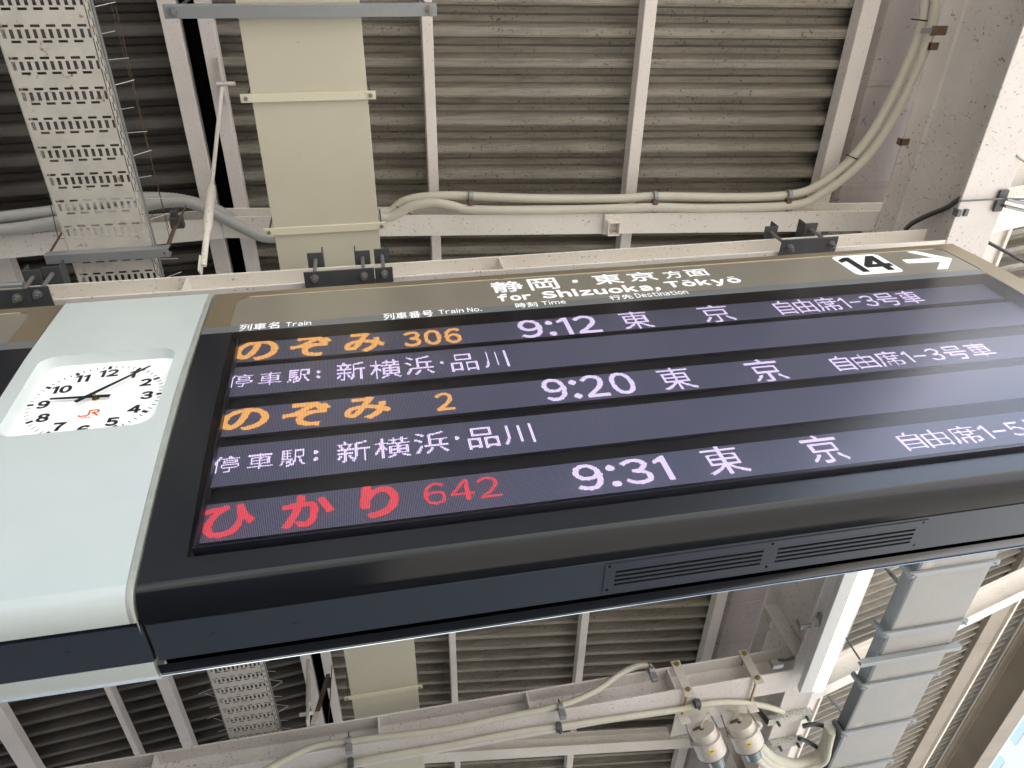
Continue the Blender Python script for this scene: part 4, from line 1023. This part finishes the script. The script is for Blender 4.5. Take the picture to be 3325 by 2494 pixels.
# left conduits behind the tray
zl = lambda x, y: osl(x, y, ZRI - .10, .0985, XR)
GL = 'conduits behind the perforated tray'
conduit([(-60, 715), (60, 700), (180, 685), (330, 657), (430, 644), (540, 644), (620, 655), (700, 680), (760, 715), (830, 752), (900, 770)], zl, .031, 'grey corrugated conduit, the upper one, left of and behind the perforated tray', CONDG, .04, group=GL, step=.009)
conduit([(-60, 752), (60, 742), (180, 722), (330, 702), (430, 678), (520, 658), (600, 655), (660, 675), (740, 715), (800, 745), (850, 768), (900, 772)], lambda x, y: osl(x, y, ZRI - .16, .0985, XR), .031, 'grey corrugated conduit, the lower one, left of and behind the perforated tray', CONDG, .04, group=GL, step=.009)

# ------------------------------------------------------------------ black cable on the girder, guy wire and tensioner
GP = [(2935, 745), (2960, 722), (3010, 697), (3070, 672), (3100, 652), (3122, 638)]
for i, (dx, lab) in enumerate(((0, 'dark cable across the girder web, upper strand'), (7, 'dark cable across the girder web, lower strand'))):
    P = smooth([ox(x + dx * .4, y + dx, 2.93 + .07 * (1 - abs(k - 3) / 3)) for k, (x, y) in enumerate(GP)], 8)
    tag(M().tube(P, .008, 8).obj('power_cable', BLACKC if i else GREYC), lab, 'cable', 'dark cables on the girder')
A_ = oz(3118, 653, 3.085); B_ = oz(3262, 645, 3.075); C2 = oz(3325, 660, 3.07)
t = thing('guy_wire', 'grey wire with a clevis tensioner crossing the cream girder flange', 'wire tensioner', B_)
M().tube([A_, B_, C2 + np.array([.3, 0, 0])], .005, 8).obj('wire', GALVD, t)
d = (C2 - B_) / np.linalg.norm(C2 - B_)
M().bar(B_, B_ + d * .16, .012, .045).bar(B_ + d * .01 + np.array([0, .035, 0]), B_ + d * .16 + np.array([0, .035, 0]), .012, .03).obj('clevis', GALV, t, .002)
M().box(B_[0] - .03, B_[0] + .02, B_[1] - .04, B_[1] + .07, B_[2] + .006, B_[2] + .02).obj('lug', DARKST, t, .002)
tag(M().tube([oz(3325 + 60, 565, 3.1), oz(3300, 505, 3.1)], .006, 8).obj('wire_end', GALV), 'bit of galvanised fitting at the right edge of the girder flange', 'fitting')
# long dark rod behind the right end of the board
tag(M().tube([oz(3205, 785, 3.6), oz(3325, 850, 3.5), oz(3450, 920, 3.4)], .010, 8).obj('tie_rod', DARKST), 'thin dark tie rod right of the board corner', 'rod')

# ================================================================== TUBE LIGHTS under the girder
def tube_light(y0, y1, label):
    z = 2.95; t = thing('tube_light', label, 'tube light', (2.99, (y0 + y1) / 2, z), 'tube lights under the girder')
    x0, x1 = 2.90, 3.105
    h = M(); h.prof((0, y0, 0), (0, y1, 0), [(x0, z + .01), (x0 + .10, z), (x0 + .10, z + .07), (x0 + .01, z + .07)]); h.prof((0, y0, 0), (0, y1, 0), [(x0 + .101, z + .031), (x0 + .206, z + .031), (x0 + .206, z + .07), (x0 + .101, z + .07)]); h.obj('housing', HOUSE, t, .003)
    g = M(); pts = []
    for k in range(9):
        a = math.pi * k / 8; pts.append((x0 + .102 + .05 - .05 * math.cos(a), z + .012 - .022 * math.sin(a)))
    g.prof((0, y0 + .02, 0), (0, y1 - .01, 0), pts + [(x0 + .202, z + .03), (x0 + .102, z + .03)], smooth=True); g.obj('diffuser', TUBE, t)
    e = M(); e.prof((0, y1 - .009, 0), (0, y1, 0), [(a, b - .002) for a, b in pts] + [(x0 + .204, z + .065), (x0 + .102, z + .065)]); e.obj('end_cap', HOUSE, t, .002)
    for yy in (y0 + .35, y1 - .75): M().box(x0 + .03, x0 + .06, yy, yy + .05, z + .071, 3.099).box(x0 - .03, x0 + .01, yy, yy + .04, z + .06, z + .068).obj('bracket', GALV, t, .001)
yend = oz(2655, 2245, 2.95)[1]
tube_light(yend - 2.5, yend, 'lit white tube light under the girder right of the departure board')

# ================================================================== RIGHT CABLE TRAY WITH GREY LIDS
ZG = 2.90
gx = lambda p: oz(*p, ZG)
f3 = lambda x, y: (2550 + x / 2.391, 1800 + y / 2.391)
xg0 = oz(2968, 1863, ZG)[0]; xg1 = oz(3223, 1830, ZG)[0]
xg0 = (oz(2968, 1863, ZG)[0] + oz(2705, 2494, ZG)[0]) / 2; xg1 = (oz(3223, 1825, ZG)[0] + oz(2876, 2494, ZG)[0]) / 2
G = thing('lidded_tray', 'long grey cable tray with flat lids, rails and cross straps at lower right', 'cable tray', ((xg0 + xg1) / 2, 6, ZG))
straps = [((1000, 150), (1680, 40)), ((790, 610), (1430, 505)), ((620, 1010), (1220, 905)), ((460, 1390), (1035, 1260)), ((330, 1690), (855, 1580))]
ysr = [(oz(*f3(*a), ZG)[1] + oz(*f3(*b), ZG)[1]) / 2 for a, b in straps]
edges = [ysr[0] - 2.2] + [y + .03 for y in ysr] + [ysr[-1] + 2.5]
# lids end under the straps
edges = [ysr[0] - 2.2, ysr[0] + .02, ysr[1] + .03, ysr[2] + .03, ysr[3] + .02, ysr[4] + .02, ysr[4] + 2.5]
for i, (a, b) in enumerate(zip(edges[:-1], edges[1:])):
    M().box(xg0, xg1, a + .002, b - .002, ZG + .002 * (i % 2), ZG + .012).obj('lid', PANELG, G, .001)
M().prof((xg0 - .012, edges[0], ZG), (xg0 - .012, edges[-1], ZG), [(-.01, 0), (.01, 0), (.01, .012), (-.004, .012), (-.004, .085), (.01, .085), (.01, .10), (-.01, .10)]).obj('side_rail', GALVD, G, .001)
M().box(xg0 - .002, xg0 + .006, edges[0], edges[-1], ZG + .012, ZG + .10).obj('side_plate', DARKST, G)
M().prof((xg1 + .004, edges[0], ZG + .01), (xg1 + .004, edges[-1], ZG + .01), [(-.004, 0), (.004, 0), (.004, .09), (-.004, .09)]).obj('side_rail', GALV, G)
for (a, b), y in zip(straps, ysr):
    z = ZG - .022; xa = oz(*f3(*a), z)[0] - .02; xb = oz(*f3(*b), z)[0] + .0
    o = M().prof((xa, y, z), (xb, y, z), [(-.022, 0), (.022, 0), (.022, .02), (.019, .02), (.019, .003), (-.019, .003), (-.019, .02), (-.022, .02)]).obj('strap', GALV, G, .001)
    for x in (xa + .03, xb - .03):
        M().bar((x - .018, y - .01, z - .008), (x + .018, y + .01, z - .008), .006, .012).cyl((x, y, z - .022), (x, y, z), .004, 6).obj('wing_bolt', GALV, o)
        M().cyl((x, y, z), (x, y, ZG + .12), .005, 6).obj('stud', GALVD, o)
    M().box(xa - .004, xa + .02, y - .02, y + .02, z + .0, ZG + .11).obj('hook', GALVD, o, .001)
for px, py in ((1115, 85), (568, 1322)):
    P = oz(*f3(px, py), ZG - .0005)
    mm = M(); n = 20
    for r0, r1 in ((.030, .033), (.018, .021)):
        vs = [(P[0] + r * math.cos(2*math.pi*k/n) * 1.2, P[1] + r * math.sin(2*math.pi*k/n), P[2]) for k in range(n) for r in (r0, r1)]
        mm.add(vs, [(2*k, 2*k+1, (2*k+3) % (2*n), (2*k+2) % (2*n)) for k in range(n)])
    for k in range(-2, 3): mm.box(P[0] - .016, P[0] + .016, P[1] + k * .006 - .001, P[1] + k * .006 + .001, P[2] - .0002, P[2])
    mm.obj('stamp_mark', STRAPM, G)
# hanger channel and rods
zh = ZG - .05; xa = oz(*f3(590, 870), zh)[0]; xb = oz(*f3(1372, 725), zh)[0]; yh = (oz(*f3(600, 860), zh)[1] + oz(*f3(1360, 740), zh)[1]) / 2
t = thing('tray_hanger', 'galvanised channel hanging under the grey lidded tray', 'hanger channel', ((xa + xb) / 2, yh, zh), 'galvanised hanger channels')
M().prof((xa, yh, zh), (xb, yh, zh), [(-.021, 0), (.021, 0), (.021, .044), (.012, .044), (.012, .04), (.018, .04), (.018, .003), (-.018, .003), (-.018, .04), (-.012, .04), (-.012, .044), (-.021, .044)]).obj('channel', GALV, t, .001)
M().cyl((xa + .02, yh, zh + .03), oz(*f3(465, 640), 4.1), .008, 8).obj('hanger_rod', GALVD, t)
M().cyl((xb - .06, yh, zh + .03), (xb - .1, yh + .02, 4.5), .008, 8).obj('hanger_rod', GALVD, t)
a = oz(*f3(800, 118), 3.9); b = oz(*f3(893, 222), 3.05)
tag(M().cyl(b, a, .009, 8).obj('hanger_rod', GALVD), 'dark slanting hanger rod left of the lidded tray near the board edge', 'rod')
a = oz(*f3(345, 1110), 4.1); b = oz(*f3(465, 1270), 3.0)
t = thing('tray_rod', 'slanting rod with a clip end beside the lidded tray below the tube light', 'hanger rod', b)
M().cyl(b, lerp(b, a, .75), .007, 8).obj('rod', GALVD, t); M().bar(lerp(b, a, .62), a, .05, .03, up=(0, 1, 0)).obj('clip', GALV, t, .004)

# ================================================================== LOWER BEAM AND ITS FITTINGS
YB = 5.115
LB = thing('lower_beam', 'white speckled steel beam with stiffeners crossing below the departure board', 'beam', (0, YB, 3.1))
M().hbeam((-3.3, YB, 3.10), (2.90, YB, 3.10), 0.27, 0.205, 0.012, 0.008).obj('beam', PAINT, LB, .002)
for px, py in ((455, 2480), (1225, 2370), (1727, 2290), (2200, 2225)):
    X = oz(px, py, 3.10)[0]
    mm = M(); mm.box(X, X + .012, YB - .128, YB - .005, 3.113, 3.292); mm.obj('stiffener', PAINT, LB)
zl2 = lambda x, y: oy(x, y, YB - .15)
conduit([(820, 2494 + 30), (1000, 2432), (1130, 2408), (1260, 2392), (1450, 2368), (1620, 2332), (1760, 2305), (1860, 2277), (1940, 2240), (2020, 2185), (2070, 2163), (2105, 2163), (2122, 2182)], zl2, .024, 'ivory ribbed conduit looping along the face of the lower beam', CONDM, .05, group='conduits on the lower beam', step=.012, n=8)
zl3 = lambda x, y: oz(x, y, 3.07)
conduit([(900, 2560), (1150, 2478), (1450, 2422), (1700, 2375), (1815, 2360), (2000, 2333), (2190, 2306), (2300, 2285), (2400, 2281), (2480, 2292), (2545, 2312)], zl3, .024, 'ivory ribbed conduit under the lower beam ending at the girder', CONDM, .05, group='conduits on the lower beam', step=.012, n=8)
for k, (px, py) in enumerate(((1133, 2415), (1822, 2305), (2117, 2185))):
    c = oy(px, py, YB - .16)
    t = thing('conduit_clip', ('galvanised beam clip left on the ribbed conduit', 'galvanised beam clip in the middle of the ribbed conduit', 'galvanised beam clip at the looped end of the ribbed conduit')[k], 'clip', c, 'clips on the lower beam')
    M().box(c[0] - .025, c[0] + .025, c[1] - .02, c[1] + .02, c[2] - .07, c[2] - .01).obj('jaw', GALV, t, .003)
    M().cyl(c + np.array([-.018, 0, .02]), c + np.array([.018, 0, .02]), .03, 12).obj('band', GALV, t)
    M().cyl(c + np.array([0, -.01, .03]), c + np.array([0, -.01, .08]), .006, 6).obj('screw', DARKST, t)
for k, (px, py) in enumerate(((1139, 2478), (1814, 2362), (2264, 2285))):
    c = oz(px, py, 3.06)
    tag(M().cyl(c + np.array([-.02, 0, 0]), c + np.array([.02, 0, 0]), .034, 10).cyl(c + np.array([0, 0, -.05]), c + np.array([0, 0, .04]), .009, 6).obj('pipe_clip', DARKST), ('dark pipe clip under the lower beam, at left', 'dark pipe clip under the lower beam, in the middle', 'dark pipe clip beside the left floodlight clamp')[k], 'clip', 'dark clips on the under-beam conduit')

# floodlight mount: two clamp bars, plate, lamps
h2 = lambda x, y: (2150 + x / 4.022, 2100 + y / 4.022)
MT = thing('floodlight_mount', 'white clamp bars with brass bolts carrying a plate on the lower beam', 'mounting bracket', oy(*h2(700, 700), YB))
YN, YFAR = YB - .142, YB + .150
for a, b in (((170, 180), (365, 640)), ((1055, 40), (1275, 490))):
    Pa = oy(*h2(*a), YN - .008); Pb = oy(*h2(*b), YN - .008); X = (Pa[0] + Pb[0]) / 2
    bar = M().box(X - .036, X + .036, YN - .008, YN, Pb[2], Pa[2]).obj('clamp_bar', LAMPW, MT, .001)
    for q in (.12, .84):
        zz = Pa[2] * (1 - q) + Pb[2] * q
        M().cyl((X, YN - .024, zz), (X, YN - .0085, zz), .019, 6, smooth=False).obj('bolt', BRASSM, bar)
        M().cyl((X, YN + .001, zz), (X, YFAR + .04, zz), .009, 8).obj('threaded_rod', BRASSM, MT)
    M().box(X - .04, X + .04, YFAR, YFAR + .008, Pb[2] - .035, Pb[2] + .10).obj('foot_plate', LAMPW, MT, .001)
Pp0 = oy(*h2(150, 900), YFAR + .05); Pp1 = oy(*h2(1140, 760), YFAR + .05)
zt = 3.09
M().box(Pp0[0], Pp1[0], YFAR - .02, YFAR + .30, zt - .008, zt).obj('base_plate', LAMPW, MT, .001)
zlow = oy(*h2(640, 925), YFAR + .30)[2]
M().box(Pp0[0], Pp1[0], YFAR + .294, YFAR + .30, zlow, zt - .008).obj('plate_lip', LAMPW, MT, .001)
def flood(top, bot, rpx, label):
    """a lamp slung under the plate with its cap towards the camera, tipped 30 degrees down and away"""
    y0 = YFAR + .06; P0 = oy(*top, y0); y1 = y0 + .1
    for _ in range(60):
        P1 = oy(*bot, y1); y1 += .3 * ((P0[2] - P1[2]) / .58 - (y1 - y0))
    P1 = oy(*bot, y1); L = np.linalg.norm(P1 - P0); a = (P1 - P0) / L; r = rpx / FPX * np.linalg.norm(P0) * .93
    at = lambda k: P0 + a * L * k
    t = thing('floodlight', label, 'floodlight', P0, 'floodlights hanging from the lower beam')
    M().cyl(at(.36), at(1), r, 36).obj('lamp_body', LAMPW, t, .003, 2)
    M().cyl(at(.34), at(.365), r * 1.02, 36).obj('rim', LAMPW, t, .002)
    M().cyl(at(0), at(.35), r * .85, 36).obj('cap', LAMPW, t, .006, 2)
    M().cyl(at(1.0005), at(1.03), r * 1.005, 36).obj('lower_rim', DARKST, t)
    M().cyl(at(1.031), at(1.6), r * .62, 24, r * .5).obj('lamp_glass', LGLASS, t)
    M().cyl(at(-.008), at(0), r * .13, 12).obj('cable_hole', BLACK, t)
    v = -P0 / np.linalg.norm(P0); d = v - a * (v @ a); d /= np.linalg.norm(d); e = np.cross(a, d)
    for sg in (-1, 1):
        q = at(.42) + e * sg * r * 1.03
        M().bar(q, (q[0], YFAR + .12, zt - .008), .004, .022, up=(0, 1, 0)).obj('yoke_arm', GALV, t, .001)
        M().cyl(at(.42) + e * sg * r * .98, at(.42) + e * sg * r * 1.1, .012, 10).obj('yoke_bolt', GALV, t)
    c = at(-.004) + (e * .3 + d * -.25) * r
    M().add([c + e * .28 * r * i + d * .16 * r * j for i, j in ((-1, -1), (1, -1), (1, 1), (-1, 1))], [(0, 1, 2, 3), (3, 2, 1, 0)]).obj('rating_label', GALV, t)
    def patch(w, hh, k, ma, nm, rr=1.004):
        mm = M(); vs = []
        for i in range(7):
            an = (i / 6 - .5) * w / r; dd = d * math.cos(an) + e * math.sin(an)
            vs += [at(k) + dd * r * rr - a * hh / 2, at(k) + dd * r * rr + a * hh / 2]
        mm.add(vs, [(2*i, 2*i+1, 2*i+3, 2*i+2) for i in range(6)], True); return mm.obj(nm, ma, t)
    patch(r * .42, .026, .58, YELLOW, 'yellow_sticker'); patch(r * .24, .028, .48, HOUSE, 'white_sticker', 1.003); patch(r * .13, .008, .58, INK, 'sticker_print', 1.006)
    return (P0[0], P0[1] - .004, P0[2], r)
L1 = flood(h2(520, 1075), h2(650, 1375), 47, 'left white floodlight with a yellow sticker under the lower beam')
L2 = flood(h2(1010, 985), h2(1130, 1270), 48, 'right white floodlight with a yellow sticker under the lower beam')
for i, ((x, y, z, r), tgt) in enumerate(((L1, h2(655, 765)), (L2, h2(695, 760)))):
    e = oy(*tgt, YFAR + .05)
    P = smooth([(x, y, z), (x, y - .03, z + .02), ((x + e[0]) / 2 + .02, (y + e[1]) / 2, (z + .05 + e[2]) / 2), (e[0], e[1], e[2])], 8)
    tag(M().tube(P, .006, 6).obj('lamp_lead', CONDM), ('thin ivory lead into the left floodlight', 'thin ivory lead into the right floodlight')[i], 'cable', 'floodlight leads')
# white junction box and pipe behind the lamps
c = oz(*h2(1200, 960), 3.1)
t = thing('junction_box', 'cream cylindrical junction box behind the right floodlight', 'junction box', c)
M().cyl(c + np.array([0, 0.12, 0]), c + np.array([0, .12, .16]), .10, 28).obj('body', PAINTC, t, .004)
M().cyl(c + np.array([0, .12, .161]), c + np.array([0, .12, .175]), .105, 28).obj('cover', PAINTC, t)
# diagonal struts behind the lamps
for i, (a, b, w, lab) in enumerate((((740, 930), (1040, 1585), .07, 'dark olive strut running down behind the left floodlight'), ((1215, 770), (1400, 1010), .035, 'galvanised strut behind the right floodlight'))):
    A_ = oz(*h2(*a), 3.35); B_ = oz(*h2(*b), 3.30)
    tag(M().bar(A_, B_, w, .04).obj('strut', (BEIGE, GALVD)[i]), lab, 'strut')

# galvanised brackets below the girder, conduit bundle, black cables
for i, (a, b) in enumerate((((1385, 1010), (1960, 890)), ((1410, 1340), (1840, 1230)))):
    A_ = oz(*h2(*a), 3.05); B_ = oz(*h2(*b), 3.05); y = (A_[1] + B_[1]) / 2
    t = thing('angle_bracket', ('upper speckled angle bracket clamped under the girder flange', 'lower speckled angle bracket clamped under the girder flange')[i], 'bracket', A_, 'angle brackets under the girder')
    M().box(A_[0], B_[0], y - .04, y + .04, 3.05, 3.056).box(A_[0], B_[0], y - .04, y - .034, 3.056, 3.096).obj('angle', mat('speckled_galvanised', (.5, .5, .46), .5, .2, specks=(60, (.2, .16, .1), .55)), t, .001)
    for x in (A_[0] + .08, B_[0] - .05): M().cyl((x, y, 3.01), (x, y, 3.05), .012, 6, smooth=False).obj('bolt', DARKST, t)
zc = lambda dz: (lambda x, y: oz(x, y, 2.98 + dz))
for i, (off, r, lab) in enumerate((((0, 0), .047, 'thickest ivory conduit of the looping bundle at the bottom'), ((-6, 17), .034, 'middle ivory conduit of the looping bundle at the bottom'), ((-14, 32), .028, 'lowest thin ivory conduit of the looping bundle at the bottom'))):
    pts = [(1180, 1180), (1260, 1290), (1400, 1430), (1560, 1500), (1760, 1530), (1950, 1480), (2090, 1370), (2150, 1220), (2175, 1110), (2195, 1040)]
    pts = [(h2(*p)[0] + off[0] * (1 if k < 6 else -.5), h2(*p)[1] + off[1] * (1 if k < 7 else .6)) for k, p in enumerate(pts)]
    conduit(pts, zc(-.03 * i), r, lab, CONDM, .03, n=10, group='looping conduit bundle', step=.014)
for i, pts in enumerate(([(1840, 1040), (1930, 1020), (2050, 1020), (2230, 1060)], [(1790, 1200), (1870, 1225), (1970, 1280), (2050, 1335)])):
    P = smooth([oz(*h2(*p), 3.02) for p in pts], 8)
    tag(M().tube(P, .019, 8).obj('power_cable', BLACKC), ('thick black cable arching from the girder to the lidded tray', 'thick black cable running down into the conduit bundle')[i], 'cable', 'thick black cables by the girder')
pts = [(1390, 155), (1500, 170), (1620, 175), (1720, 140), (1790, 95), (1830, 30)]
P = smooth([ox(*h2(*p), 2.95) for p in pts], 8)
tag(M().tube(P, .012, 8).obj('power_cable', GREYC), 'dark cable hanging in a curve from beam end to girder', 'cable')
# clips on the girder flange beside the tube light
for k, (px, py) in enumerate(((2610, 2030), (2520, 2160))):
    c = oz(px, py, 3.09)
    tag(M().box(c[0] - .03, c[0] + .05, c[1] - .02, c[1] + .02, 3.07, 3.09).box(c[0] - .035, c[0] - .025, c[1] - .02, c[1] + .02, 3.07, 3.14).obj('flange_clip', GALV, None, .002), ('galvanised clip on the girder flange close to the tube light', 'small clip on the girder flange above the curved dark cable')[k], 'clip')
